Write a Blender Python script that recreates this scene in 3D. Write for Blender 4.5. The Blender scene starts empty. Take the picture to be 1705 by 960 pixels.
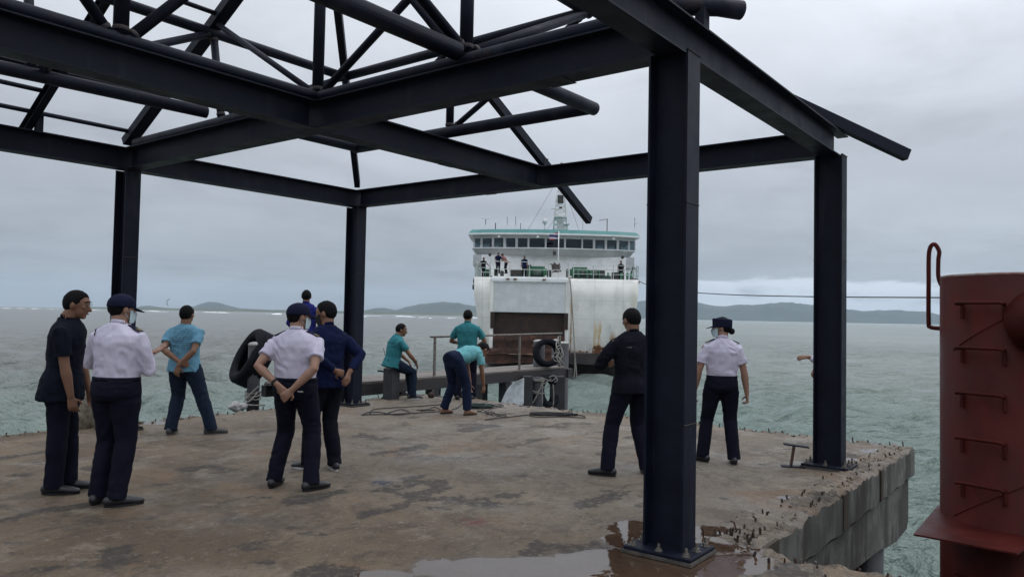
import bpy, bmesh, math, random
import numpy as np
from mathutils import Vector, Matrix, Quaternion
random.seed(7)
rng = np.random.default_rng(7)
PI = math.pi
sc = bpy.context.scene
COL = sc.collection
V = Vector

# ------------------------------------------------------------------ camera
CAM_H = 1.62
F_PX, PITCH, ROLL, PW, PH = 1264.2, 0.03588, 0.01927, 1705.0, 960.0
WATER_Z = -3.0
cp, sp = math.cos(PITCH), math.sin(PITCH)
fw = V((0, cp, sp)); up0 = V((0, -sp, cp)); r0 = V((1, 0, 0))
cr, sr = math.cos(ROLL), math.sin(ROLL)
cam_r = r0 * cr + up0 * sr
cam_u = -r0 * sr + up0 * cr
camd = bpy.data.cameras.new('camera')
camd.sensor_fit = 'HORIZONTAL'; camd.sensor_width = 36.0
camd.lens = F_PX / PW * 36.0
camd.clip_start = 0.05; camd.clip_end = 60000
cam = bpy.data.objects.new('camera', camd); COL.objects.link(cam)
m3 = Matrix((cam_r, cam_u, -fw)).transposed()
cam.matrix_world = Matrix.Translation((0, 0, CAM_H)) @ m3.to_4x4()
sc.camera = cam

# ------------------------------------------------------------------ world: overcast sky
SUN_EL, SUN_AZ = math.radians(58), math.radians(72)      # azimuth clockwise from +Y (towards +X)
w = bpy.data.worlds.new('World'); sc.world = w; w.use_nodes = True
nt = w.node_tree; nt.nodes.clear()
def N_(tree, typ, **kw):
    n = tree.nodes.new(typ)
    for k, v in kw.items():
        if k.startswith('i_'):
            n.inputs[k[2:].replace('_', ' ')].default_value = v
        else:
            setattr(n, k, v)
    return n
def L_(tree, a, b): tree.links.new(a, b)
def math_(tree, op, a, b=None, c=None, clamp=False):
    n = tree.nodes.new('ShaderNodeMath'); n.operation = op; n.use_clamp = clamp
    for i, v in enumerate((a, b, c)):
        if v is None: continue
        if hasattr(v, 'links') or hasattr(v, 'is_linked'): tree.links.new(v, n.inputs[i])
        else: n.inputs[i].default_value = v
    return n.outputs[0]
def mix_(tree, f, a, b):
    n = tree.nodes.new('ShaderNodeMix'); n.data_type = 'RGBA'
    for sock, v in ((n.inputs[0], f), (n.inputs[6], a), (n.inputs[7], b)):
        if hasattr(v, 'is_linked'): tree.links.new(v, sock)
        elif isinstance(v, (int, float)): sock.default_value = v
        else: sock.default_value = (*v, 1) if len(v) == 3 else v
    return n.outputs[2]
def ramp_(tree, f, stops):
    n = tree.nodes.new('ShaderNodeValToRGB'); cr_ = n.color_ramp
    while len(cr_.elements) < len(stops): cr_.elements.new(0.5)
    for e, (p, c) in zip(cr_.elements, stops):
        e.position = p; e.color = (c, c, c, 1) if isinstance(c, (int, float)) else (*c, 1)
    tree.links.new(f, n.inputs[0]); return n.outputs[0]
def smooth_(tree, v, a, b):
    n = tree.nodes.new('ShaderNodeMapRange'); n.interpolation_type = 'SMOOTHSTEP'
    tree.links.new(v, n.inputs[0]); n.inputs[1].default_value = a; n.inputs[2].default_value = b
    return n.outputs[0]
sky = N_(nt, 'ShaderNodeTexSky', sky_type='NISHITA', sun_disc=False, sun_elevation=SUN_EL, sun_rotation=SUN_AZ)
tc = N_(nt, 'ShaderNodeTexCoord')
sep = N_(nt, 'ShaderNodeSeparateXYZ'); L_(nt, tc.outputs['Generated'], sep.inputs[0])
elev = math_(nt, 'MAXIMUM', sep.outputs[2], 0.0)
# cloud layer coordinates: direction projected on a flat deck of cloud
den = math_(nt, 'ADD', elev, 0.13)
cx_ = math_(nt, 'DIVIDE', sep.outputs[0], den); cy_ = math_(nt, 'DIVIDE', sep.outputs[1], den)
comb = N_(nt, 'ShaderNodeCombineXYZ'); L_(nt, cx_, comb.inputs[0]); L_(nt, cy_, comb.inputs[1])
cn = N_(nt, 'ShaderNodeTexNoise', i_Scale=0.62, i_Detail=7.0, i_Roughness=0.55, i_Distortion=0.35); L_(nt, comb.outputs[0], cn.inputs['Vector'])
cn2 = N_(nt, 'ShaderNodeTexNoise', i_Scale=1.25, i_Detail=7.0, i_Roughness=0.58, i_Distortion=0.5); L_(nt, comb.outputs[0], cn2.inputs['Vector'])
c1 = smooth_(nt, cn.outputs[0], 0.34, 0.68)
c2 = smooth_(nt, cn2.outputs[0], 0.48, 0.72)
cloudv = math_(nt, 'ADD', math_(nt, 'MULTIPLY', c1, 0.24), 0.89)
cloudv = math_(nt, 'SUBTRACT', cloudv, math_(nt, 'MULTIPLY', c2, 0.15))
# overcast luminance rises towards the zenith; a brighter part of the deck around the hidden sun
base = math_(nt, 'ADD', math_(nt, 'MULTIPLY', elev, 1.28), 0.325)
sd = V((math.sin(SUN_AZ) * math.cos(SUN_EL), math.cos(SUN_AZ) * math.cos(SUN_EL), math.sin(SUN_EL)))
dp = N_(nt, 'ShaderNodeVectorMath', operation='DOT_PRODUCT'); L_(nt, tc.outputs['Generated'], dp.inputs[0]); dp.inputs[1].default_value = sd
sunb = math_(nt, 'POWER', math_(nt, 'MAXIMUM', dp.outputs['Value'], 0.0), 2.5)
lum = math_(nt, 'MULTIPLY', math_(nt, 'ADD', base, math_(nt, 'MULTIPLY', sunb, 0.48)), cloudv)
# low bank of white cumulus lying over the far hills, all along the north-east
hx = math_(nt, 'ARCTAN2', sep.outputs[0], sep.outputs[1])
combb = N_(nt, 'ShaderNodeCombineXYZ'); L_(nt, math_(nt, 'MULTIPLY', hx, 9.0), combb.inputs[0]); L_(nt, math_(nt, 'MULTIPLY', sep.outputs[2], 46.0), combb.inputs[1])
bn = N_(nt, 'ShaderNodeTexNoise', i_Scale=1.0, i_Detail=6.0, i_Roughness=0.6); L_(nt, combb.outputs[0], bn.inputs['Vector'])
top = math_(nt, 'ADD', math_(nt, 'MULTIPLY', bn.outputs[0], 0.035), 0.034)
bank = smooth_(nt, math_(nt, 'SUBTRACT', top, sep.outputs[2]), -0.004, 0.0035)
bank = math_(nt, 'MULTIPLY', bank, smooth_(nt, hx, 0.13, 0.25))
bank = math_(nt, 'MULTIPLY', bank, math_(nt, 'SUBTRACT', 1.0, smooth_(nt, hx, 0.50, 0.75)))
bank = math_(nt, 'MULTIPLY', bank, smooth_(nt, bn.outputs[0], 0.28, 0.50))
lum = math_(nt, 'ADD', lum, math_(nt, 'MULTIPLY', bank, 0.36))
tint = mix_(nt, smooth_(nt, elev, 0.0, 0.5), (0.88, 0.96, 1.09), (0.94, 0.985, 1.06))
vm = N_(nt, 'ShaderNodeVectorMath', operation='SCALE'); L_(nt, tint, vm.inputs[0]); L_(nt, math_(nt, 'MULTIPLY', lum, 10.0), vm.inputs['Scale'])
skymix = mix_(nt, 0.96, sky.outputs[0], vm.outputs[0])
bg = N_(nt, 'ShaderNodeBackground'); L_(nt, skymix, bg.inputs[0]); bg.inputs[1].default_value = 0.10
wo = N_(nt, 'ShaderNodeOutputWorld'); L_(nt, bg.outputs[0], wo.inputs[0])

sun = bpy.data.lights.new('sun', 'SUN'); sun.energy = 0.5; sun.angle = math.radians(22); sun.color = (1.0, 0.965, 0.92)
so = bpy.data.objects.new('sun', sun); COL.objects.link(so)
so.rotation_euler = sd.to_track_quat('Z', 'Y').to_euler()
sc.view_settings.view_transform = 'Standard'; sc.view_settings.look = 'None'
sc.view_settings.exposure = 0.0; sc.view_settings.gamma = 1.0
sc.cycles.volume_bounces = 1
sc.cycles.max_bounces = 8

# ------------------------------------------------------------------ noise in numpy
_perm = rng.random((64, 64, 64))
def vnoise(x, y, z=0.0):
    x, y, z = np.broadcast_arrays(np.asarray(x, float), np.asarray(y, float), np.asarray(z, float))
    xi, yi, zi = np.floor(x).astype(int), np.floor(y).astype(int), np.floor(z).astype(int)
    fx, fy, fz = x - xi, y - yi, z - zi
    fx, fy, fz = fx*fx*(3-2*fx), fy*fy*(3-2*fy), fz*fz*(3-2*fz)
    def g(i, j, k): return _perm[(xi+i) & 63, (yi+j) & 63, (zi+k) & 63]
    a = g(0,0,0)*(1-fx)+g(1,0,0)*fx; b = g(0,1,0)*(1-fx)+g(1,1,0)*fx
    c = g(0,0,1)*(1-fx)+g(1,0,1)*fx; d = g(0,1,1)*(1-fx)+g(1,1,1)*fx
    return ((a*(1-fy)+b*fy)*(1-fz)+(c*(1-fy)+d*fy)*fz)*2-1
def fbm(x, y, z=0.0, o=4, g=0.5):
    s, a, f, t = 0.0, 1.0, 1.0, 0.0
    for i in range(o):
        s = s + a*vnoise(np.asarray(x)*f+17.3*i, np.asarray(y)*f-9.1*i, np.asarray(z)*f+3.7*i); t += a; a *= g; f *= 2.03
    return s/t
def sstep(a, b, x):
    t = np.clip((x-a)/(b-a), 0, 1); return t*t*(3-2*t)

# ------------------------------------------------------------------ materials
MATS = {}
def mat(name, ca, cb=None, scale=8.0, rough=0.6, rough2=None, bump=0.0, bscale=None, metal=0.0, stretch=None, contrast=(0.35, 0.65), spec=0.5, sheen=0.0, extra=None, detail=6.0):
    if name in MATS: return MATS[name]
    m = bpy.data.materials.new(name); m.use_nodes = True; t = m.node_tree
    b = t.nodes['Principled BSDF']
    b.inputs['Metallic'].default_value = metal; b.inputs['Roughness'].default_value = rough
    b.inputs['Specular IOR Level'].default_value = spec
    if sheen: b.inputs['Sheen Weight'].default_value = sheen
    co = N_(t, 'ShaderNodeTexCoord'); src = co.outputs['Object']
    if stretch:
        mp = N_(t, 'ShaderNodeMapping'); mp.inputs['Scale'].default_value = stretch; L_(t, src, mp.inputs[0]); src = mp.outputs[0]
    n1 = N_(t, 'ShaderNodeTexNoise', i_Scale=scale, i_Detail=detail, i_Roughness=0.62); L_(t, src, n1.inputs['Vector'])
    f = smooth_(t, n1.outputs[0], *contrast)
    col = mix_(t, f, ca, cb if cb else ca)
    if extra: col = extra(t, co, col, b)
    L_(t, col, b.inputs['Base Color'])
    if rough2 is not None:
        mr = N_(t, 'ShaderNodeMapRange'); L_(t, f, mr.inputs[0]); mr.inputs[3].default_value = rough; mr.inputs[4].default_value = rough2
        L_(t, mr.outputs[0], b.inputs['Roughness'])
    if bump:
        n2 = N_(t, 'ShaderNodeTexNoise', i_Scale=bscale or scale*4, i_Detail=5.0); L_(t, src, n2.inputs['Vector'])
        bp = N_(t, 'ShaderNodeBump', i_Strength=bump, i_Distance=0.01); L_(t, n2.outputs[0], bp.inputs['Height']); L_(t, bp.outputs[0], b.inputs['Normal'])
    MATS[name] = m; return m
def blotch(scale, lo, hi, colr, amt=1.0, stretch=None, sock='Object'):
    def ex(t, co, col, b):
        src = co.outputs[sock]
        if stretch:
            mp = N_(t, 'ShaderNodeMapping'); mp.inputs['Scale'].default_value = stretch; L_(t, src, mp.inputs[0]); src = mp.outputs[0]
        n = N_(t, 'ShaderNodeTexNoise', i_Scale=scale, i_Detail=7.0, i_Roughness=0.65); L_(t, src, n.inputs['Vector'])
        f = math_(t, 'MULTIPLY', smooth_(t, n.outputs[0], lo, hi), amt)
        return mix_(t, f, col, colr)
    return ex
def chain(*exs):
    def ex(t, co, col, b):
        for e in exs: col = e(t, co, col, b)
        return col
    return ex
RUST = (0.16, 0.062, 0.03)
M_STEEL = mat('steel_primer', (0.0040, 0.0060, 0.0150), (0.0085, 0.0110, 0.0225), 3.0, 0.50, 0.64, 0.25, 60, spec=0.20, extra=chain(blotch(2.2, 0.62, 0.74, (0.040, 0.023, 0.018), 0.6), blotch(1.6, 0.55, 0.66, (0.016, 0.019, 0.030), 0.7, (3, 3, 0.4)), blotch(30, 0.70, 0.78, (0.06, 0.065, 0.08), 0.4)))
M_WELD = mat('weld_rust', (0.035, 0.018, 0.014), (0.012, 0.012, 0.020), 30, 0.7)
M_BOLT = mat('bolt_metal', (0.25, 0.24, 0.22), (0.12, 0.09, 0.06), 20, 0.45, metal=0.6)
M_CONC = mat('pier_concrete_side', (0.125, 0.120, 0.108), (0.070, 0.066, 0.060), 2.4, 0.8, 0.9, 0.5, 30, extra=chain(blotch(1.3, 0.50, 0.60, (0.030, 0.024, 0.018), 0.85, (1.4, 1.4, 0.35)), blotch(4, 0.60, 0.72, (0.26, 0.25, 0.22), 0.5)))
M_REBAR = mat('rusty_rebar', (0.05, 0.025, 0.016), (0.03, 0.02, 0.016), 25, 0.85)
M_RUBBLE = mat('broken_concrete', (0.22, 0.18, 0.135), (0.10, 0.08, 0.06), 12, 0.9, bump=0.6, bscale=60)
M_RED = mat('red_oxide_paint', (0.046, 0.0070, 0.0062), (0.074, 0.0120, 0.0095), 2.5, 0.42, 0.60, 0.18, 55, spec=0.12, extra=chain(blotch(9, 0.66, 0.74, (0.030, 0.012, 0.009), 0.75), blotch(2.2, 0.56, 0.66, (0.035, 0.012, 0.009), 0.6, (1, 1, 0.3)), blotch(40, 0.74, 0.80, (0.2, 0.12, 0.11), 0.5)))
M_REDLIP = mat('worn_rim_paint', (0.30, 0.26, 0.24), (0.16, 0.05, 0.04), 8, 0.6)
M_RUBBER = mat('tyre_rubber', (0.007, 0.008, 0.012), (0.013, 0.014, 0.018), 9, 0.8, 0.95, 0.3, 60, spec=0.12)
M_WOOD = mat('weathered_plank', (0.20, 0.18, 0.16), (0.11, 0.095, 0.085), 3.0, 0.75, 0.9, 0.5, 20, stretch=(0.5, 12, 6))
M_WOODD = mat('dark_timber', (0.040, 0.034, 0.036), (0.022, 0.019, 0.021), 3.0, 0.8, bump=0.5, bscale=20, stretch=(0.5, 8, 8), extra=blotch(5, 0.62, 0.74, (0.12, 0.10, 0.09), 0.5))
M_PILE = mat('grey_pile_concrete', (0.055, 0.056, 0.064), (0.030, 0.031, 0.037), 3.0, 0.8, bump=0.4, bscale=25, extra=blotch(3, 0.56, 0.7, (0.03, 0.03, 0.034), 0.8, (1, 1, 0.3)))
M_PILED = mat('wet_pile_concrete', (0.030, 0.031, 0.036), (0.018, 0.018, 0.022), 3.0, 0.6, bump=0.4, bscale=25)
M_CAPC = mat('pile_cap_concrete', (0.40, 0.39, 0.37), (0.26, 0.25, 0.24), 14, 0.85)
M_ROPEW = mat('pale_rope', (0.32, 0.30, 0.27), (0.18, 0.17, 0.15), 40, 0.9, bump=0.6, bscale=200)
M_ROPED = mat('dark_rope', (0.020, 0.021, 0.025), (0.04, 0.04, 0.042), 40, 0.9, bump=0.6, bscale=200)
M_ROPEG = mat('green_black_rope', (0.018, 0.035, 0.030), (0.03, 0.04, 0.04), 40, 0.9)
M_RAIL = mat('galvanised_rail', (0.20, 0.18, 0.165), (0.11, 0.085, 0.07), 12, 0.55, metal=0.3)
M_FOAMW = mat('white_shell', (0.62, 0.65, 0.68), (0.45, 0.48, 0.50), 7, 0.5)
M_WIRE = mat('wire', (0.02, 0.02, 0.022), None, 5, 0.7)
# ferry paints
def hull_rust(t, co, col, b):
    s_ = N_(t, 'ShaderNodeSeparateXYZ'); L_(t, co.outputs['Object'], s_.inputs[0]); x, z = s_.outputs[0], s_.outputs[2]
    n = N_(t, 'ShaderNodeTexNoise', i_Scale=1.0, i_Detail=7.0, i_Roughness=0.7); mp = N_(t, 'ShaderNodeMapping'); mp.inputs['Scale'].default_value = (7, 7, 0.8); L_(t, co.outputs['Object'], mp.inputs[0]); L_(t, mp.outputs[0], n.inputs['Vector'])
    for (x0, w_, z0, z1, a_, c_) in ((3.02, 0.13, 2.2, 4.5, 0.9, (0.66, 0.50, 0.28)), (3.34, 0.12, 2.0, 4.6, 0.95, (0.60, 0.42, 0.22)), (4.35, 0.16, 1.9, 3.7, 0.85, (0.40, 0.22, 0.09)), (3.9, 0.30, 1.8, 2.5, 1.0, (0.28, 0.12, 0.05)), (3.25, 0.45, 1.8, 2.4, 1.0, (0.22, 0.09, 0.04)), (6.0, 0.4, 3.0, 7.4, 0.5, (0.66, 0.62, 0.48)), (1.15, 0.05, 1.9, 7.4, 0.9, (0.35, 0.2, 0.1)), (-5.6, 0.3, 1.8, 3.2, 0.7, (0.4, 0.25, 0.12)), (2.0, 0.7, 1.8, 2.05, 0.8, (0.30, 0.16, 0.08)), (5.2, 0.5, 1.8, 2.1, 0.8, (0.30, 0.16, 0.08))):
        d = math_(t, 'DIVIDE', math_(t, 'ABSOLUTE', math_(t, 'SUBTRACT', x, x0)), w_)
        f = math_(t, 'SUBTRACT', 1.0, smooth_(t, math_(t, 'ADD', d, math_(t, 'MULTIPLY', math_(t, 'SUBTRACT', n.outputs[0], 0.5), 5.0)), 0.3, 1.5))
        f = math_(t, 'MULTIPLY', f, math_(t, 'SUBTRACT', 1.0, smooth_(t, z, z0+(z1-z0)*0.6, z1)))
        col = mix_(t, math_(t, 'MULTIPLY', f, a_), col, c_)
    for ax, st_, of in ((x, 2.15, 0.3), (z, 1.42, 0.5)):
        fr = math_(t, 'ABSOLUTE', math_(t, 'SUBTRACT', math_(t, 'FRACT', math_(t, 'DIVIDE', math_(t, 'ADD', ax, of+20*st_), st_)), 0.5))
        col = mix_(t, math_(t, 'MULTIPLY', math_(t, 'SUBTRACT', 1.0, smooth_(t, fr, 0.004, 0.022)), 0.30), col, (0.36, 0.34, 0.31))
    return col
M_HULL = mat('ferry_white_paint', (0.86, 0.84, 0.80), (0.74, 0.73, 0.69), 0.9, 0.55, 0.7, 0.15, 8, extra=chain(blotch(0.8, 0.53, 0.70, (0.50, 0.50, 0.47), 0.5, (1, 1, 0.6)), blotch(2.6, 0.64, 0.72, (0.56, 0.44, 0.28), 0.55, (1, 1, 0.18)), blotch(5, 0.68, 0.74, (0.25, 0.11, 0.05), 0.8), lambda *a: hull_rust(*a)))
M_PANEL = mat('ferry_grey_panel', (0.66, 0.68, 0.69), (0.56, 0.585, 0.59), 1.5, 0.6, bump=0.1, bscale=8)
M_SUPER = mat('ferry_deckhouse_white', (0.85, 0.86, 0.86), (0.74, 0.75, 0.75), 1.6, 0.5, 0.65, extra=blotch(2.2, 0.64, 0.74, (0.52, 0.48, 0.42), 0.5, (1, 1, 0.25)))
M_BAND = mat('ferry_bridge_band', (0.48, 0.50, 0.51), (0.40, 0.41, 0.42), 1.6, 0.55)
M_TEAL = mat('ferry_teal_roof', (0.045, 0.215, 0.205), (0.035, 0.17, 0.165), 1.0, 0.5)
M_BLACKH = mat('ferry_black_boot', (0.022, 0.020, 0.022), (0.040, 0.030, 0.027), 1.2, 0.6, extra=blotch(1.6, 0.54, 0.66, (0.085, 0.038, 0.022), 0.9, (1, 1, 0.5)))
M_RAMP = mat('ferry_rusty_ramp', (0.075, 0.028, 0.016), (0.030, 0.016, 0.012), 1.4, 0.8, extra=chain(blotch(3.0, 0.56, 0.68, (0.17, 0.06, 0.03), 0.75), blotch(1.2, 0.58, 0.68, (0.012, 0.012, 0.012), 0.9)))
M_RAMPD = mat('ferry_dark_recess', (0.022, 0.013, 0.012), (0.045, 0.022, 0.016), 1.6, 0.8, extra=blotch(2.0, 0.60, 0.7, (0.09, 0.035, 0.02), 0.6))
M_RUSTY = mat('rust_streak', (0.46, 0.27, 0.10), (0.66, 0.54, 0.36), 5, 0.85, stretch=(3, 3, 0.5))
M_RUSTD = mat('rust_crust', (0.10, 0.045, 0.02), (0.22, 0.10, 0.04), 7, 0.9)
M_GREEN = mat('ferry_green_paint', (0.035, 0.155, 0.080), (0.028, 0.12, 0.062), 2.0, 0.5)
M_GREEND = mat('ferry_dark_green', (0.012, 0.045, 0.028), (0.03, 0.05, 0.04), 3.0, 0.6)
M_DARKM = mat('ferry_dark_metal', (0.025, 0.026, 0.028), (0.05, 0.045, 0.04), 3.0, 0.6)
M_RAILW = mat('ferry_rail_white', (0.55, 0.60, 0.58), (0.40, 0.45, 0.42), 6, 0.5)
M_MAST = mat('ferry_mast_white', (0.82, 0.82, 0.82), (0.62, 0.62, 0.60), 4, 0.6)
M_BROWN = mat('tangled_net', (0.06, 0.045, 0.04), (0.14, 0.12, 0.11), 12, 0.9)
def glassmat():
    m = bpy.data.materials.new('ferry_window_glass'); m.use_nodes = True; t = m.node_tree; t.nodes.clear()
    tr = N_(t, 'ShaderNodeBsdfTransparent'); tr.inputs[0].default_value = (0.30, 0.37, 0.39, 1)
    gl = N_(t, 'ShaderNodeBsdfGlossy'); gl.inputs['Roughness'].default_value = 0.04; gl.inputs[0].default_value = (0.8, 0.9, 0.95, 1)
    mx = N_(t, 'ShaderNodeMixShader'); mx.inputs[0].default_value = 0.05
    L_(t, tr.outputs[0], mx.inputs[1]); L_(t, gl.outputs[0], mx.inputs[2])
    o = N_(t, 'ShaderNodeOutputMaterial'); L_(t, mx.outputs[0], o.inputs[0]); return m
M_GLASS = glassmat()
def flagmat():
    m = bpy.data.materials.new('flag_stripes'); m.use_nodes = True; t = m.node_tree; b = t.nodes['Principled BSDF']
    co = N_(t, 'ShaderNodeTexCoord'); s = N_(t, 'ShaderNodeSeparateXYZ'); L_(t, co.outputs['Generated'], s.inputs[0])
    d = math_(t, 'ABSOLUTE', math_(t, 'SUBTRACT', s.outputs[2], 0.5))
    c = mix_(t, math_(t, 'GREATER_THAN', d, 0.167), (0.06, 0.05, 0.16), (0.66, 0.62, 0.64))
    c = mix_(t, math_(t, 'GREATER_THAN', d, 0.335), c, (0.36, 0.05, 0.08))
    L_(t, c, b.inputs['Base Color']); b.inputs['Roughness'].default_value = 0.9; return m
M_FLAG = flagmat()

# ------------------------------------------------------------------ object helpers
def props(o, label=None, cat=None, group=None, kind=None):
    if label: o['label'] = label
    if cat: o['category'] = cat
    if group: o['group'] = group
    if kind: o['kind'] = kind
    return o
def empty(name, loc=(0, 0, 0), rz=0.0, parent=None, **kw):
    o = bpy.data.objects.new(name, None); COL.objects.link(o); o.location = loc; o.rotation_euler = (0, 0, rz)
    o.empty_display_size = 0.2
    if parent: o.parent = parent
    return props(o, **kw)
def link(name, me, m=None, parent=None, loc=None, **kw):
    o = bpy.data.objects.new(name, me); COL.objects.link(o)
    if m is not None:
        for mm in (m if isinstance(m, (list, tuple)) else [m]): me.materials.append(mm)
    if parent: o.parent = parent
    if loc is not None: o.location = loc
    return props(o, **kw)
def from_bm(name, bm, m=None, parent=None, smooth=False, recalc=True, **kw):
    if recalc: bmesh.ops.recalc_face_normals(bm, faces=bm.faces)
    me = bpy.data.meshes.new(name); bm.to_mesh(me); bm.free()
    if smooth: me.shade_smooth()
    return link(name, me, m, parent, **kw)
def box(bm, lo, hi, M=None):
    vs = []
    for x in (lo[0], hi[0]):
        for y in (lo[1], hi[1]):
            for z in (lo[2], hi[2]):
                p = V((x, y, z)); vs.append(bm.verts.new(M @ p if M else p))
    for f in ((0,1,3,2), (4,6,7,5), (0,4,5,1), (2,3,7,6), (0,2,6,4), (1,5,7,3)): bm.faces.new([vs[i] for i in f])
def frame_of(a, b, upv=V((0, 0, 1))):
    d = (b-a).normalized()
    if abs(d.dot(upv)) > 0.99: upv = V((1, 0, 0))
    s = d.cross(upv).normalized(); u = s.cross(d).normalized(); return d, s, u
def extrude_profile(bm, a, b, prof, upv=V((0, 0, 1)), cap=True):
    """prof: list of (s,u) closed outline"""
    a, b = V(a), V(b); d, s, u = frame_of(a, b, V(upv))
    A = [bm.verts.new(a + s*p[0] + u*p[1]) for p in prof]; B = [bm.verts.new(b + s*p[0] + u*p[1]) for p in prof]
    n = len(prof)
    for i in range(n): bm.faces.new((A[i], A[(i+1) % n], B[(i+1) % n], B[i]))
    if cap: bm.faces.new(A[::-1]); bm.faces.new(B)
def ibeam_prof(h, w_, tf=0.014, tw=0.010):
    return [(-w_/2, 0), (w_/2, 0), (w_/2, tf), (tw/2, tf), (tw/2, h-tf), (w_/2, h-tf), (w_/2, h), (-w_/2, h), (-w_/2, h-tf), (-tw/2, h-tf), (-tw/2, tf), (-w_/2, tf)]
def chan_prof(w_, h, t=0.006):
    return [(-w_/2, -h/2), (w_/2, -h/2), (w_/2, -h/2+t), (-w_/2+t, -h/2+t), (-w_/2+t, h/2-t), (w_/2, h/2-t), (w_/2, h/2), (-w_/2, h/2)]
def ring_pts(c, s, u, rx, ry, n):
    return [c + s*(math.cos(2*PI*i/n)*rx) + u*(math.sin(2*PI*i/n)*ry) for i in range(n)]
def tube(bm, pts, rad, n=10, ref=None, cap=True, roundcap=0):
    """pts: Vectors; rad: scalar | list of scalars | list of (rx,ry)"""
    pts = [V(p) for p in pts]; k = len(pts)
    if not isinstance(rad, (list, tuple)): rad = [rad]*k
    rad = [(r, r) if not isinstance(r, (list, tuple)) else r for r in rad]
    rings = []; prev = None
    for i, p in enumerate(pts):
        t = (pts[min(i+1, k-1)]-pts[max(i-1, 0)])
        if t.length < 1e-9: t = V((0, 0, 1))
        t.normalize()
        if ref is not None: s = V(ref) - t*V(ref).dot(t)
        elif prev is not None: s = prev - t*prev.dot(t)
        else: s = t.orthogonal()
        if s.length < 1e-6: s = t.orthogonal()
        s.normalize(); u = t.cross(s); prev = s
        rings.append((p, s, u, t, rad[i]))
    if roundcap:
        def capr(e, sign):
            p, s, u, t, r = e; out = []
            for j in range(1, roundcap+1):
                a = j/(roundcap+0.35)*PI/2; rr = min(r)
                out.append((p + t*(sign*rr*math.sin(a)), s, u, t, (r[0]*math.cos(a), r[1]*math.cos(a))))
            return out
        rings = capr(rings[0], -1)[::-1] + rings + capr(rings[-1], 1)
    R = [[bm.verts.new(q) for q in ring_pts(p, s, u, r[0], r[1], n)] for p, s, u, t, r in rings]
    for a, b in zip(R, R[1:]):
        for i in range(n): bm.faces.new((a[i], a[(i+1) % n], b[(i+1) % n], b[i]))
    if cap: bm.faces.new(R[0][::-1]); bm.faces.new(R[-1])
def ellipsoid(bm, c, r, M=None, nu=16, nv=10):
    c = V(c); rows = []
    for j in range(1, nv):
        th = PI*j/nv
        row = []
        for i in range(nu):
            ph = 2*PI*i/nu
            q = V((r[0]*math.sin(th)*math.cos(ph), r[1]*math.sin(th)*math.sin(ph), r[2]*math.cos(th)))
            if M is not None: q = M @ q
            row.append(bm.verts.new(c+q))
        rows.append(row)
    tq = V((0, 0, r[2])); bq = V((0, 0, -r[2]))
    if M is not None: tq = M @ tq; bq = M @ bq
    t = bm.verts.new(c+tq); b = bm.verts.new(c+bq)
    for a, d in zip(rows, rows[1:]):
        for i in range(nu): bm.faces.new((a[i], d[i], d[(i+1) % nu], a[(i+1) % nu]))
    for i in range(nu):
        bm.faces.new((t, rows[0][i], rows[0][(i+1) % nu])); bm.faces.new((b, rows[-1][(i+1) % nu], rows[-1][i]))
def spline(pts, k=8, closed=False):
    pts = [V(p) for p in pts]; n = len(pts); out = []
    rngi = range(n if closed else n-1)
    for i in rngi:
        p0 = pts[(i-1) % n] if closed else pts[max(i-1, 0)]; p1 = pts[i]; p2 = pts[(i+1) % n]; p3 = pts[(i+2) % n] if closed else pts[min(i+2, n-1)]
        for j in range(k):
            t = j/k
            out.append(0.5*((2*p1)+(p2-p0)*t+(2*p0-5*p1+4*p2-p3)*t*t+(3*p1-p0-3*p2+p3)*t**3))
    if not closed: out.append(pts[-1])
    return out
def rope_bm(pts, r, k=6, n=6, bm=None):
    bm = bm or bmesh.new(); tube(bm, spline(pts, k), r, n); return bm
def grid_mesh(name, P, quads_mask=None):
    """P: (n,m,3) array"""
    n, m = P.shape[:2]
    idx = np.arange(n*m).reshape(n, m)
    q = np.stack([idx[:-1, :-1], idx[1:, :-1], idx[1:, 1:], idx[:-1, 1:]], -1).reshape(-1, 4)
    if quads_mask is not None: q = q[quads_mask.reshape(-1)]
    me = bpy.data.meshes.new(name)
    me.vertices.add(n*m); me.vertices.foreach_set('co', P.reshape(-1))
    me.loops.add(q.size); me.loops.foreach_set('vertex_index', q.reshape(-1).astype(np.int32))
    me.polygons.add(len(q)); me.polygons.foreach_set('loop_start', np.arange(0, q.size, 4, dtype=np.int32))
    me.polygons.foreach_set('use_smooth', np.ones(len(q), bool))
    me.update(); me.validate(); return me
def fattr(me, name, arr):
    a = me.attributes.new(name, 'FLOAT', 'POINT'); a.data.foreach_set('value', np.asarray(arr, np.float32).reshape(-1))

# pier frame: local x = a (away to the right), local y = b (away to the left)
TH = 0.656
P0 = V((1.123, 5.33, 0)); AA = V((math.sin(TH), math.cos(TH), 0)); BB = V((-math.cos(TH), math.sin(TH), 0))
PIER_RZ = math.atan2(AA.y, AA.x)
def W(a, b, z=0): return P0 + AA*a + BB*b + V((0, 0, z))
def pier_root(name, **kw): return empty(name, P0, PIER_RZ, **kw)
def at(px, py, Y):
    d = fw + cam_r*((px-PW/2)/F_PX) - cam_u*((py-PH/2)/F_PX)
    return V((0, 0, CAM_H)) + d*(Y/d.y)
def ground(px, py, z=0.0):
    d = fw + cam_r*((px-PW/2)/F_PX) - cam_u*((py-PH/2)/F_PX)
    return V((0, 0, CAM_H)) + d*((z-CAM_H)/d.z)
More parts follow.
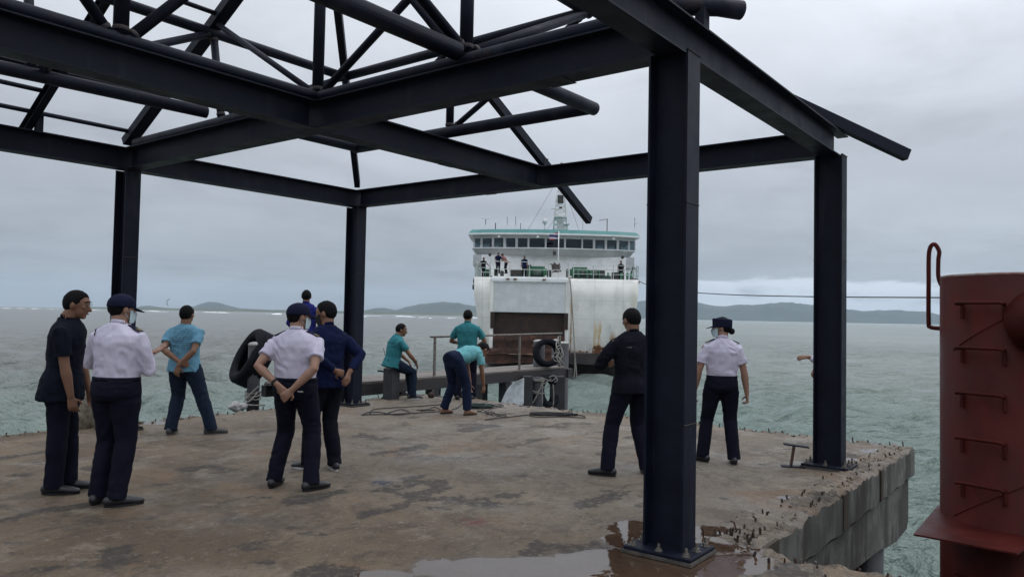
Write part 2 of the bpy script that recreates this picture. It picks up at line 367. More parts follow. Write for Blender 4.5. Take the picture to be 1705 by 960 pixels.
#@@SEA@@
# ------------------------------------------------------------------ sea
def sea_material():
    m = bpy.data.materials.new('sea_water'); m.use_nodes = True; t = m.node_tree; b = t.nodes['Principled BSDF']
    co = N_(t, 'ShaderNodeTexCoord'); src = co.outputs['Object']
    big = N_(t, 'ShaderNodeTexNoise', i_Scale=0.012, i_Detail=4.0); L_(t, src, big.inputs['Vector'])
    fcl = N_(t, 'ShaderNodeAttribute', attribute_name='shallow')
    f = smooth_(t, big.outputs[0], 0.38, 0.62)
    c = mix_(t, f, (0.165, 0.195, 0.178), (0.212, 0.240, 0.218))
    mu = N_(t, 'ShaderNodeAttribute', attribute_name='muddy'); c = mix_(t, mu.outputs['Fac'], c, (0.155, 0.158, 0.148))
    c = mix_(t, fcl.outputs['Fac'], c, (0.130, 0.188, 0.162))
    fo = N_(t, 'ShaderNodeAttribute', attribute_name='foam')
    fn = N_(t, 'ShaderNodeTexNoise', i_Scale=1.6, i_Detail=8.0, i_Roughness=0.75); L_(t, src, fn.inputs['Vector'])
    ff = smooth_(t, math_(t, 'ADD', fo.outputs['Fac'], math_(t, 'MULTIPLY', fn.outputs[0], 0.8)), 0.95, 1.25)
    c = mix_(t, ff, c, (0.72, 0.76, 0.76))
    L_(t, c, b.inputs['Base Color'])
    b.inputs['IOR'].default_value = 1.33; b.inputs['Specular IOR Level'].default_value = 0.30
    mr = N_(t, 'ShaderNodeMapRange'); L_(t, ff, mr.inputs[0]); mr.inputs[3].default_value = 0.22; mr.inputs[4].default_value = 0.9
    L_(t, mr.outputs[0], b.inputs['Roughness'])
    mp = N_(t, 'ShaderNodeMapping'); mp.inputs['Scale'].default_value = (1.0, 1.9, 1.0); mp.inputs['Rotation'].default_value = (0, 0, 0.5); L_(t, src, mp.inputs[0])
    n1 = N_(t, 'ShaderNodeTexNoise', i_Scale=1.0, i_Detail=7.0, i_Roughness=0.6, i_Distortion=0.4); L_(t, mp.outputs[0], n1.inputs['Vector'])
    n2 = N_(t, 'ShaderNodeTexNoise', i_Scale=0.24, i_Detail=6.0, i_Roughness=0.6, i_Distortion=0.3); L_(t, mp.outputs[0], n2.inputs['Vector'])
    b1 = N_(t, 'ShaderNodeBump', i_Strength=0.85, i_Distance=0.30); L_(t, n1.outputs[0], b1.inputs['Height'])
    b2 = N_(t, 'ShaderNodeBump', i_Strength=1.0, i_Distance=1.9); L_(t, n2.outputs[0], b2.inputs['Height']); L_(t, b1.outputs[0], b2.inputs['Normal'])
    L_(t, b2.outputs[0], b.inputs['Normal'])
    return m
M_SEA = sea_material()
SHIP = V((3.42, 58.0, WATER_Z))
def build_sea():
    nr, na = 620, 560
    r = 2.5*(12000/2.5)**(np.arange(nr)/(nr-1))
    th = np.linspace(-math.radians(56), math.radians(56), na)
    R, T = np.meshgrid(r, th, indexing='ij')
    X, Y = R*np.sin(T), R*np.cos(T)
    Z = np.zeros_like(X); cell = np.maximum(R*math.log(12000/2.5)/(nr-1), R*math.radians(112)/na)
    g2 = np.random.default_rng(3); sl = np.zeros_like(X)
    for i in range(46):
        lam = 0.6*(9/0.6)**(g2.random()); k = 2*PI/lam
        d = math.radians(205) + g2.normal(0, 0.7)
        a = 0.027*lam**0.62*(0.6+0.8*g2.random()); ph = g2.random()*2*PI
        att = sstep(1.6, 4.0, lam/cell)
        arg = k*(X*math.sin(d)+Y*math.cos(d))+ph + 1.4*fbm(X*0.05+i, Y*0.05, o=1)
        s = np.sin(arg); Z += att*a*(s+0.32*np.cos(2*arg)); sl += att*a*k*np.cos(arg)
    Z *= 0.92+0.5*fbm(X*0.03, Y*0.03, 5.0, 2)
    foam = np.clip((Z-0.24)*2.6, 0, 0.46)*sstep(0.0, 0.5, fbm(X*0.04, Y*0.04, 9, 2)+0.15)
    def blob(px, py, rx, ry, amt):
        nonlocal foam
        foam = np.maximum(foam, amt*np.exp(-(((X-px)/rx)**2+((Y-py)/ry)**2)))
    sx, sy = SHIP.x, SHIP.y
    blob(sx-6.5, sy+3, 1.7, 3.0, 1.0); blob(sx-4.6, sy-0.2, 1.6, 1.3, 0.75); blob(sx+5.7, sy+3.0, 1.3, 3.0, 0.85); blob(sx+7.4, sy+9.0, 1.2, 6, 0.7); blob(sx-8.5, sy+12, 1.3, 7, 0.7); blob(sx+2, sy+0.5, 3.5, 0.8, 0.45)
    shallow = np.exp(-((X-4)/26)**2-((Y-34)/24)**2)*0.9 + 0.25*np.exp(-((X+10)/14)**2-((Y-12)/12)**2)
    me = grid_mesh('sea', np.stack([X, Y, Z+WATER_Z], -1))
    fattr(me, 'muddy', 0.9*sstep(5, -45, X)*sstep(25, 60, Y)); fattr(me, 'foam', foam); fattr(me, 'shallow', np.clip(shallow, 0, 1))
    # the rest of the circle, coarse, joined on
    bm = bmesh.new(); bm.from_mesh(me)
    t2 = np.linspace(math.radians(56), math.radians(304), 60)
    rr = [0.0, 2.5, 20, 200, 2000, 12000]
    rows = [[bm.verts.new((q*math.sin(a), q*math.cos(a), WATER_Z)) for a in t2] for q in rr[1:]]
    for A_, B_ in zip(rows, rows[1:]):
        for i in range(len(t2)-1): bm.faces.new((A_[i], A_[i+1], B_[i+1], B_[i])).smooth = True
    inner = [bm.verts.new((2.5*math.sin(a), 2.5*math.cos(a), WATER_Z)) for a in np.linspace(0, 2*PI, 64)[:-1]]
    bm.faces.new(inner)
    bmesh.ops.recalc_face_normals(bm, faces=bm.faces)
    bm.to_mesh(me); bm.free()
    return link('sea', me, M_SEA, kind='structure')
build_sea()

M_SURF = mat('surf_foam', (0.78, 0.80, 0.80), (0.60, 0.64, 0.65), 0.05, 0.9)
def surf(px0, px1, D, hgt, seed):
    bm = bmesh.new(); n = 160; g = random.Random(seed); prev = None
    for i in range(n+1):
        px = px0+(px1-px0)*i/n
        p = at(px, 520, D+60*math.sin(i*0.13+seed)); h = hgt*max(0, vnoise(i*0.16, seed*3.3)+0.15)*(0.7+0.6*g.random())
        ring = [bm.verts.new((p.x, p.y-8, WATER_Z-0.3)), bm.verts.new((p.x, p.y-2, WATER_Z-0.25+h)), bm.verts.new((p.x, p.y+3, WATER_Z-0.25+h*0.9)), bm.verts.new((p.x, p.y+14, WATER_Z-0.3))]
        if prev:
            for k in range(3): bm.faces.new((prev[k], ring[k], ring[k+1], prev[k+1]))
        prev = ring
    return bm
for (a_, b_, D_, h_, s_) in ((-60, 240, 1500, 1.9, 1), (140, 470, 1350, 1.6, 2), (430, 830, 1150, 1.5, 3), (600, 800, 900, 0.9, 4)):
    from_bm('breaking_surf', surf(a_, b_, D_, h_, s_), M_SURF, smooth=True, kind='stuff', label='thin white line of surf breaking on the far reef')

# ------------------------------------------------------------------ far hills
M_HILL = mat('hill_forest', (0.020, 0.031, 0.025), (0.034, 0.045, 0.036), 0.004, 0.95, extra=blotch(0.012, 0.62, 0.72, (0.16, 0.15, 0.12), 0.5))
M_LAND = mat('low_shore_land', (0.055, 0.075, 0.05), (0.09, 0.10, 0.07), 0.006, 0.95)
def hill(name, prof, D, depth, m, rough=0.12, label=None):
    prof = sorted(prof); xs = np.array([p[0] for p in prof]); ys = np.array([p[1] for p in prof])
    n = int((xs[-1]-xs[0])/2.2)+2; nd = 34
    px = np.linspace(xs[0], xs[-1], n); py = np.interp(px, xs, ys)
    top = np.array([at(a, b, D) for a, b in zip(px, py)])
    P = np.zeros((nd, n, 3))
    for j in range(nd):
        s = j/(nd-1); y = D - depth*0.55 + depth*s*1.3; prof_s = math.sin(min(1, s/0.42)*PI/2)**1.1 if s < 0.42 else math.cos((s-0.42)/0.58*PI/2)
        X = top[:, 0]*y/D; H = (top[:, 2]-WATER_Z)*(1+0.055*fbm(px*0.11, D*0.01, 0, 4))
        nz = fbm(X/420, y/420+D, 0, 5)
        ridge = 1-np.abs(fbm(X/700, y/520+3, 2, 3))
        P[j, :, 0] = X; P[j, :, 1] = y
        hz = H*prof_s*(1+(0 if abs(s-0.42) < 0.02 else rough*2.2*nz*(1 if s < 0.42 else 0.5)))*(0.86+0.14*ridge if s < 0.40 else 1)
        P[j, :, 2] = WATER_Z - 2 + np.minimum(hz+2, H*1.0+2) if s < 0.42 else WATER_Z - 2 + np.minimum(hz, H*0.97)
    me = grid_mesh(name, P)
    return link(name, me, m, kind='structure')
hill('hills', [(1020, 512), (1045, 505), (1085, 499), (1120, 500), (1162, 502), (1182, 507), (1208, 508), (1231, 506), (1250, 508), (1280, 505), (1303, 503), (1332, 504), (1358, 507), (1410, 513), (1443, 517), (1492, 516), (1540, 519), (1573, 526), (1620, 531), (1680, 536), (1740, 541)], 7600, 1500, M_HILL)
hill('hills', [(560, 522), (600, 518), (622, 513), (640, 512), (660, 515), (680, 509), (700, 505), (722, 503), (745, 501), (762, 503), (790, 508), (830, 512), (900, 520)], 6800, 1400, M_HILL)
hill('hills', [(215, 515), (235, 509), (250, 508), (275, 512), (300, 513), (322, 510), (335, 505), (350, 502), (362, 503), (380, 508), (400, 513), (440, 515), (480, 518), (560, 521)], 7000, 1000, M_HILL)
hill('low_shore', [(120, 512.3), (160, 510.5), (220, 512), (330, 513), (420, 515), (520, 516.5), (600, 518), (640, 519), (700, 520), (790, 521), (840, 524.5)], 3200, 500, M_LAND, 0.3)
#@@PIER@@
# ------------------------------------------------------------------ pier
def deck_material():
    m = bpy.data.materials.new('pier_deck_concrete'); m.use_nodes = True; t = m.node_tree; b = t.nodes['Principled BSDF']
    co = N_(t, 'ShaderNodeTexCoord'); src = co.outputs['Object']
    def nz(s, d=7.0, r=0.62, dist=0.0, st=None):
        v = src
        if st: mp = N_(t, 'ShaderNodeMapping'); mp.inputs['Scale'].default_value = st; mp.inputs['Rotation'].default_value = (0, 0, 0.9); L_(t, src, mp.inputs[0]); v = mp.outputs[0]
        n = N_(t, 'ShaderNodeTexNoise', i_Scale=s, i_Detail=d, i_Roughness=r, i_Distortion=dist); L_(t, v, n.inputs['Vector']); return n.outputs[0]
    grey = N_(t, 'ShaderNodeAttribute', attribute_name='grey')
    c = mix_(t, smooth_(t, nz(0.55, 6, 0.6, 0.5), 0.42, 0.58), (0.100, 0.067, 0.037), (0.170, 0.126, 0.080))
    c = mix_(t, math_(t, 'MULTIPLY', grey.outputs['Fac'], 0.7), c, (0.195, 0.170, 0.142))
    def lay(c, f, amt, colr): return mix_(t, math_(t, 'MULTIPLY', f, amt), c, colr)
    c = lay(c, smooth_(t, nz(1.3, 9, 0.72, 0.9), 0.50, 0.58), 0.50, (0.060, 0.040, 0.026))
    c = lay(c, smooth_(t, nz(2.1, 9, 0.75, 0.4), 0.54, 0.62), 0.55, (0.245, 0.205, 0.155))
    c = lay(c, smooth_(t, nz(0.8, 7, 0.7, 1.2), 0.55, 0.62), 0.45, (0.180, 0.098, 0.046))
    c = lay(c, smooth_(t, nz(4.5, 9, 0.78, 0.8, (1.0, 2.2, 1.0)), 0.55, 0.62), 0.60, (0.045, 0.034, 0.026))
    c = lay(c, smooth_(t, nz(11, 8, 0.8), 0.53, 0.62), 0.50, (0.050, 0.039, 0.030))
    c = lay(c, smooth_(t, nz(17, 6, 0.75), 0.56, 0.64), 0.45, (0.270, 0.235, 0.190))
    c = lay(c, smooth_(t, nz(55, 3, 0.8), 0.56, 0.66), 0.45, (0.030, 0.024, 0.020))
    c = lay(c, smooth_(t, nz(42, 3, 0.8), 0.60, 0.68), 0.40, (0.300, 0.270, 0.230))
    vo = N_(t, 'ShaderNodeTexVoronoi', i_Scale=3.2); L_(t, src, vo.inputs['Vector'])
    sp_ = math_(t, 'SUBTRACT', vo.outputs['Distance'], math_(t, 'MULTIPLY', nz(10, 5, 0.75), 0.22))
    spk = math_(t, 'MULTIPLY', math_(t, 'SUBTRACT', 1.0, smooth_(t, sp_, 0.015, 0.05)), smooth_(t, nz(0.9, 3), 0.50, 0.56))
    c = lay(c, spk, 0.8, (0.030, 0.024, 0.020))
    ck = N_(t, 'ShaderNodeTexVoronoi', feature='DISTANCE_TO_EDGE', i_Scale=0.42)
    wv = N_(t, 'ShaderNodeTexNoise', i_Scale=2.2, i_Detail=6.0, i_Roughness=0.7); L_(t, src, wv.inputs['Vector'])
    va = N_(t, 'ShaderNodeVectorMath', operation='ADD'); L_(t, src, va.inputs[0]); vs_ = N_(t, 'ShaderNodeVectorMath', operation='SCALE'); L_(t, wv.outputs['Color'], vs_.inputs[0]); vs_.inputs['Scale'].default_value = 0.9; L_(t, vs_.outputs[0], va.inputs[1]); L_(t, va.outputs[0], ck.inputs['Vector'])
    c = lay(c, math_(t, 'MULTIPLY', math_(t, 'SUBTRACT', 1.0, smooth_(t, ck.outputs[0], 0.002, 0.010)), smooth_(t, nz(0.7, 3), 0.46, 0.54)), 0.7, (0.030, 0.024, 0.020))
    for an, colr, lo, hi in (('dark', (0.028, 0.022, 0.019), 0.30, 0.75), ('blue', (0.020, 0.030, 0.055), 0.45, 0.58), ('red', (0.12, 0.030, 0.024), 0.40, 0.85), ('pale', (0.33, 0.31, 0.30), 0.35, 1.1)):
        a = N_(t, 'ShaderNodeAttribute', attribute_name=an)
        f = math_(t, 'ADD', math_(t, 'MULTIPLY', a.outputs['Fac'], 0.72), math_(t, 'MULTIPLY', math_(t, 'SUBTRACT', nz(15, 7, 0.75, 0.5), 0.5), 2.8))
        f = math_(t, 'MULTIPLY', smooth_(t, f, lo, hi), smooth_(t, a.outputs['Fac'], 0.03, 0.2))
        c = mix_(t, math_(t, 'MULTIPLY', f, 0.85), c, colr)
    wet = N_(t, 'ShaderNodeAttribute', attribute_name='wet')
    wf = math_(t, 'ADD', wet.outputs['Fac'], math_(t, 'MULTIPLY', math_(t, 'SUBTRACT', nz(5.5, 7, 0.7, 0.4), 0.5), 1.1))
    pool = smooth_(t, wf, 0.40, 0.58); damp = smooth_(t, wf, 0.22, 0.5)
    c = mix_(t, math_(t, 'MULTIPLY', damp, 0.35), c, (0.05, 0.034, 0.025))
    c = mix_(t, math_(t, 'MULTIPLY', pool, 0.75), c, (0.050, 0.028, 0.017))
    L_(t, c, b.inputs['Base Color'])
    rr = math_(t, 'SUBTRACT', 0.80, math_(t, 'MULTIPLY', damp, 0.28)); rr = math_(t, 'SUBTRACT', rr, math_(t, 'MULTIPLY', smooth_(t, nz(0.9, 7, 0.65), 0.48, 0.62), 0.34))
    rmix = N_(t, 'ShaderNodeMix'); L_(t, pool, rmix.inputs[0]); L_(t, rr, rmix.inputs[2]); rmix.inputs[3].default_value = 0.03
    L_(t, rmix.outputs[0], b.inputs['Roughness'])
    hgt = math_(t, 'ADD', math_(t, 'MULTIPLY', nz(22, 8, 0.8), 0.9), math_(t, 'MULTIPLY', nz(3, 6, 0.7), 1.4))
    bp = N_(t, 'ShaderNodeBump', i_Distance=0.03); L_(t, hgt, bp.inputs['Height'])
    L_(t, math_(t, 'MULTIPLY', math_(t, 'SUBTRACT', 1.0, pool), 0.75), bp.inputs['Strength'])
    rip = N_(t, 'ShaderNodeBump', i_Distance=0.004, i_Strength=0.25); L_(t, nz(12, 2, 0.5), rip.inputs['Height'])
    mxn = N_(t, 'ShaderNodeMix', data_type='VECTOR'); L_(t, pool, mxn.inputs[0]); L_(t, bp.outputs[0], mxn.inputs[4]); L_(t, rip.outputs[0], mxn.inputs[5])
    L_(t, mxn.outputs[1], b.inputs['Normal'])
    return m
M_DECK = deck_material()
A_END, B_LEFT, B_RIGHT, A_NOTCH, B_FAR = 6.25, 8.5, -0.47, 0.48, -3.2
pier = pier_root('pier', kind='structure', label='weathered concrete pier deck with broken rusty edges')
Pinv = Matrix.LocRotScale(P0, Quaternion((0, 0, 1), PIER_RZ), None).inverted()
def pix_ab(px, py, z=0.0):
    q = Pinv @ ground(px, py, z); return q.x, q.y
def build_deck():
    st = 0.045
    a = np.arange(-6.0, A_END+st*0.5, st); b = np.arange(B_FAR, B_LEFT+st*0.5, st)
    a = np.linspace(a[0], A_END, len(a)); b = np.linspace(b[0], B_LEFT, len(b))
    # snap a grid line onto the notch corner
    ja = int(np.argmin(abs(a-A_NOTCH))); a[ja] = A_NOTCH; jb = int(np.argmin(abs(b-B_RIGHT))); b[jb] = B_RIGHT
    A, B = np.meshgrid(a, b, indexing='ij')
    edge_r = np.where(A > A_NOTCH, B-B_RIGHT, 9.0)                     # distance to the right edge
    edge_n = np.where(B < B_RIGHT+0.001, A_NOTCH-A, 9.0)
    edge_f = A_END-A; edge_l = B_LEFT-B
    e = np.minimum(np.minimum(edge_r, edge_n), np.minimum(edge_f, edge_l))
    z = 0.004*fbm(A*1.2, B*1.2, 0, 3)
    band = (1-sstep(0.26, 0.40, edge_r+0.10*fbm(A*2, B*2, 1, 3)))
    band2 = (1-sstep(0.10, 0.28, np.minimum(edge_n, edge_f)+0.10*fbm(A*3, B*3, 4, 3)))
    band3 = (1-sstep(0.05, 0.25, edge_l+0.14*fbm(A*2.5, B*2.5, 7, 3)))
    rough = np.clip(np.maximum(np.maximum(band, band2), band3*0.9), 0, 1)
    z = z + rough*(0.050*fbm(A*8, B*8, 2, 4) + 0.040*np.abs(fbm(A*17, B*17, 5, 2)) - 0.004)
    z = z - np.exp(-np.maximum(e, 0)/0.03)*0.035*(0.6+0.5*fbm(A*6, B*6, 8, 2))
    # ragged outline
    jit = 0.045*fbm(A*5+2, B*5, 3, 3)
    A2 = A + np.where((edge_f < 0.002) | ((np.abs(edge_n) < 0.002)), jit, 0)
    B2 = B + np.where(np.abs(edge_l) < 0.002, 1.4*jit, 0) + np.where(np.abs(edge_r) < 0.002, 0.35*jit, 0)
    inside = ~((A > A_NOTCH+1e-6) & (B < B_RIGHT-1e-6))
    qm = inside[:-1, :-1] & inside[1:, :-1] & inside[1:, 1:] & inside[:-1, 1:]
    me = grid_mesh('deck_slab', np.stack([A2, B2, z], -1), qm)
    def masks(spots):
        o = np.zeros_like(A)
        for (px, py, rx, ry, amt, rot) in spots:
            ca, cb = pix_ab(px, py)
            wx = P0.x+AA.x*A+BB.x*B; wy = P0.y+AA.y*A+BB.y*B
            c = W(ca, cb)
            dx, dy = wx-c.x, wy-c.y
            cr_, sr_ = math.cos(rot), math.sin(rot)
            u = (dx*cr_+dy*sr_)/rx; v = (-dx*sr_+dy*cr_)/ry
            dd = np.sqrt(u*u+v*v)+0.35*fbm(A*2.2+px, B*2.2, 6, 3)
            o = np.maximum(o, amt*(1-sstep(0.35, 1.25, dd)))
        return o
    wet = masks([(870, 950, 0.95, 0.34, 0.95, 0), (1010, 935, 0.5, 0.32, 0.9, 0.2), (1100, 905, 0.42, 0.42, 1.0, 0.5), (1195, 895, 0.34, 0.40, 0.95, 0.3), (1215, 940, 0.40, 0.26, 0.95, 0.1), (1060, 880, 0.28, 0.35, 0.9, 0.2), (640, 955, 0.22, 0.10, 0.8, 0), (1120, 955, 0.6, 0.3, 1.0, 0), (1235, 885, 0.22, 0.15, 0.8, 0), (745, 935, 0.2, 0.1, 0.7, 0),
                 (1320, 829, 0.18, 0.13, 0.75, 0), (1455, 752, 0.45, 0.3, 0.62, 0.3), (1430, 765, 0.3, 0.2, 0.6, 0), (1340, 772, 0.25, 0.3, 0.5, 0), (920, 674, 0.9, 0.7, 0.55, 0), (735, 765, 0.9, 0.45, 0.36, 0), (250, 703, 0.45, 0.3, 0.6, 0), (1480, 740, 0.3, 0.3, 0.6, 0)])
    # never wet on the raised rubble strip
    wet *= (1-0.8*np.clip(band, 0, 1))
    blue = masks([(637, 804, 0.15, 0.17, 1.0, 0.2), (657, 801, 0.10, 0.05, 0.8, 0), (20, 902, 0.09, 0.06, 0.8, 0), (640, 870, 0.01, 0.01, 0, 0)])
    red = masks([(787, 868, 0.17, 0.14, 0.85, 0), (790, 898, 0.14, 0.05, 0.5, 0), (745, 900, 0.10, 0.05, 0.45, 0)])
    dark = masks([(32, 790, 0.18, 0.10, 0.8, 0), (272, 806, 0.13, 0.09, 0.75, 0.3), (430, 828, 0.2, 0.08, 0.6, 0), (395, 865, 0.13, 0.06, 0.75, 0), (445, 935, 0.13, 0.10, 0.9, 0), (205, 935, 0.2, 0.1, 0.7, 0.4), (520, 888, 0.14, 0.09, 0.7, 0), (724, 844, 0.12, 0.07, 0.75, 0), (716, 832, 0.12, 0.07, 0.65, 0), (830, 790, 0.01, 0.01, 0, 0), (632, 758, 0.18, 0.1, 0.55, 0), (330, 740, 0.35, 0.12, 0.5, 0), (145, 865, 0.14, 0.05, 0.7, 0), (400, 908, 0.25, 0.1, 0.5, 0), (25, 920, 0.1, 0.03, 0.7, 0), (960, 700, 0.3, 0.1, 0.4, 0), (855, 760, 0.3, 0.12, 0.45, 0), (980, 722, 0.5, 0.15, 0.4, 0), (870, 838, 0.13, 0.06, 0.6, 0), (1060, 865, 0.3, 0.15, 0.45, 0), (1380, 735, 0.3, 0.2, 0.4, 0), (590, 790, 0.12, 0.08, 0.5, 0), (1250, 800, 0.4, 0.2, 0.35, 0.3), (1150, 760, 0.4, 0.2, 0.3, 0)])
    dark = np.maximum(dark, 0.42*rough*(0.6+0.8*fbm(A*3, B*3, 11, 3)))
    dark = np.maximum(dark, 0.95*sstep(0.30, 0.50, fbm(A*1.6+5, B*2.6, 21, 4))); dark = np.clip(dark*1.25, 0, 1)
    pale = masks([(1322, 828, 0.22, 0.2, 0.62, 0), (1455, 753, 0.5, 0.4, 0.62, 0), (610, 752, 0.15, 0.06, 0.6, 0), (960, 812, 0.18, 0.1, 0.6, 0.2), (700, 870, 0.3, 0.1, 0.5, 0), (565, 858, 0.03, 0.02, 1.0, 0), (265, 702, 0.8, 0.3, 0.6, 0), (920, 678, 1.0, 0.7, 0.42, 0), (670, 735, 0.9, 0.4, 0.35, 0), (1225, 800, 0.3, 0.15, 0.4, 0), (1375, 745, 0.3, 0.25, 0.5, 0), (820, 765, 0.5, 0.2, 0.3, 0), (1290, 862, 0.10, 0.2, 0.5, 0.5)])
    pale = np.maximum(pale, 0.45*band*(0.5+0.9*fbm(A*2.4, B*2.4, 14, 3)))
    grey = sstep(-3.4, 1.5, A-0.32*B)*0.75+0.25*fbm(A*0.5, B*0.5, 3, 2)
    for n_, v_ in (('wet', wet), ('blue', blue), ('red', red), ('dark', dark), ('pale', pale), ('grey', np.clip(grey, 0, 1))): fattr(me, n_, v_)
    # skirt: pull every boundary edge down as the slab's side
    bm = bmesh.new(); bm.from_mesh(me)
    bmesh.ops.delete(bm, geom=[v for v in bm.verts if not v.link_faces], context='VERTS')
    be = [e_ for e_ in bm.edges if len(e_.link_faces) == 1]
    ex = bmesh.ops.extrude_edge_only(bm, edges=be)['geom']
    vs = [g for g in ex if isinstance(g, bmesh.types.BMVert)]
    for v in vs: v.co.z = -0.34 + 0.012*math.sin(v.co.x*9)+0.01*math.sin(v.co.y*7)
    for f in ex:
        if isinstance(f, bmesh.types.BMFace): f.material_index = 1; f.smooth = False
    bmesh.ops.recalc_face_normals(bm, faces=bm.faces)
    bm.to_mesh(me); bm.free()
    link('deck_slab', me, [M_DECK, M_CONC], pier)
    bm = bmesh.new(); box(bm, (-16, B_FAR-4, -0.34), (-6.0, B_LEFT, -0.002)); box(bm, (-6.0, B_FAR-4, -0.34), (A_NOTCH, B_FAR, -0.002))
    from_bm('rear_slab', bm, M_CONC, pier)
build_deck()
def wobble_box(bm, lo, hi, cut=0.25, amp=0.012, seed=0):
    b2 = bmesh.new(); box(b2, lo, hi)
    n = max(2, int(max(hi[i]-lo[i] for i in range(3))/cut))
    bmesh.ops.subdivide_edges(b2, edges=b2.edges[:], cuts=min(n, 12), use_grid_fill=True)
    for v in b2.verts:
        p = v.co; v.co = p + V((float(fbm(p.x*2+seed, p.y*2, p.z*2, 2)), float(fbm(p.x*2+seed+5, p.y*2, p.z*2+9, 2)), float(fbm(p.x*2+seed+8, p.y*2+4, p.z*2, 2))))*amp
    me = bpy.data.meshes.new('t'); b2.to_mesh(me); b2.free(); bm.from_mesh(me); bpy.data.meshes.remove(me)
# the crosshead beam under the right edge, with cut corner at its outer end
bm = bmesh.new()
def prism_ab(bm, outline, b0, b1):
    A_ = [bm.verts.new((p[0], b0, p[1])) for p in outline]; B_ = [bm.verts.new((p[0], b1, p[1])) for p in outline]; n = len(outline)
    for i in range(n): bm.faces.new((A_[i], A_[(i+1) % n], B_[(i+1) % n], B_[i]))
    bm.faces.new(A_[::-1]); bm.faces.new(B_)
prism_ab(bm, [(2.16, -0.342), (6.02, -0.342), (6.02, -0.90), (5.90, -1.01), (5.25, -1.03), (4.9, -0.97), (4.4, -0.90), (2.16, -0.80)], -0.44, 0.4)
bmesh.ops.bevel(bm, geom=bm.edges[:], offset=0.03, segments=2, affect='EDGES')
from_bm('crosshead_beam', bm, M_CONC, pier, smooth=False)
bm = bmesh.new(); prism_ab(bm, [(0.2, -0.342), (2.15, -0.342), (2.15, -0.95), (0.2, -0.95)], -0.455, 0.38)
bmesh.ops.bevel(bm, geom=bm.edges[:], offset=0.02, segments=2, affect='EDGES')
from_bm('crosshead_beam', bm, M_CONC, pier)
# dark dirty run-down stains are thin plates of old mortar at the slab joints
for (a0, a1) in ((0.50, 0.86), (2.70, 2.86), (4.25, 4.36)):
    bm = bmesh.new(); box(bm, (a0, B_RIGHT-0.012, -0.33), (a1, B_RIGHT+0.02, 0.0)); from_bm('mortar_patch', bm, mat('dirty_mortar', (0.055, 0.036, 0.022), (0.03, 0.022, 0.016), 5, 0.8, stretch=(3, 3, 0.6)), pier)
for (a, b) in ((4.75, -0.18), (3.75, 4.0), (3.75, 8.0), (-2.5, 8.0), (-2.5, 4.0), (-2.5, -0.02), (-9, 8), (-9, 4), (-9, 0), (-2.5, -4), (-9, -4)):
    bm = bmesh.new(); tube(bm, [(a, b, -8), (a, b, -0.36)], 0.36 if b > 0 or a < 0 else 0.22, 20); from_bm('pile', bm, M_PILED, pier, smooth=True)
for b0_ in (4.0, 7.9):
    bm = bmesh.new(); box(bm, (-9, b0_-0.4, -0.8), (6.0, b0_+0.4, -0.343)); from_bm('crosshead_beam', bm, M_CONC, pier)
# short cut rebar and chunks of broken concrete along the edges
bm = bmesh.new(); bmr = bmesh.new(); g = random.Random(5)
def stub(a, b, h):
    lean = V((g.gauss(0, .35), g.gauss(0, .35), 1))*h; bend = V((g.gauss(0, .6), g.gauss(0, .6), 0.35))*h*(0.7 if g.random() < 0.4 else 0.1)
    tube(bm, [V((a, b, -0.03)), V((a, b, 0.0))+lean, V((a, b, 0.0))+lean+bend], 0.006+g.random()*0.004, 6)
def chunk(a, b, r, z=0.0):
    M = Matrix.Rotation(g.uniform(0, 6), 3, V((g.random(), g.random(), g.random()+0.1)).normalized())
    b2 = bmesh.new(); bmesh.ops.create_icosphere(b2, subdivisions=2, radius=1)
    for v in b2.verts:
        k = 0.75+0.5*g.random(); q = M @ V((v.co.x*k, v.co.y*k*0.8, v.co.z*k*0.55)); v.co = q*r+V((a, b, z+r*0.25))
    me = bpy.data.meshes.new('t'); b2.to_mesh(me); b2.free(); bmr.from_mesh(me); bpy.data.meshes.remove(me)
for i in range(56):
    a = 0.6+5.5*(i//2)/28+g.uniform(-.05, .05); stub(a, (-0.16 if i % 2 else -0.36)+g.uniform(-.04, .04), g.uniform(0.012, 0.038))
for i in range(60): stub(A_END-g.uniform(0.02, 0.12), -0.3+8.7*i/60+g.uniform(-.05, .05), g.uniform(0.01, 0.06))
for i in range(66): stub(-5+11.1*i/66+g.uniform(-.06, .06), B_LEFT-g.uniform(0.02, 0.14), g.uniform(0.01, 0.06))
for i in range(26): stub(A_NOTCH-g.uniform(0.03, 0.3), -0.5-2.5*i/26+g.uniform(-.05, .05), g.uniform(0.01, 0.04))
for i in range(14): stub(A_NOTCH+g.uniform(-0.1, 0.5), -0.4+g.uniform(0, .4), g.uniform(0.01, 0.06))
for i in range(420): chunk(g.uniform(0.45, 6.1), -0.40+abs(g.gauss(0, 0.13)), g.uniform(0.004, 0.012)*(2.2 if g.random() < 0.12 else 1))
for i in range(120): chunk(A_END-g.uniform(0.02, 0.2), g.uniform(-0.4, 8.4), g.uniform(0.008, 0.03))
for i in range(160): chunk(g.uniform(-5, 6.1), B_LEFT-g.uniform(0.02, 0.2), g.uniform(0.008, 0.032))
for i in range(110): chunk(A_NOTCH-g.uniform(0.0, 0.3), g.uniform(-3, -0.3), g.uniform(0.004, 0.014))
for i in range(50): chunk(g.uniform(-4.4, 4), g.uniform(0, 8), g.uniform(0.003, 0.009))
from_bm('rebar_stubs', bm, M_REBAR, pier, kind='stuff'); from_bm('concrete_rubble', bmr, M_RUBBLE, pier, kind='stuff')
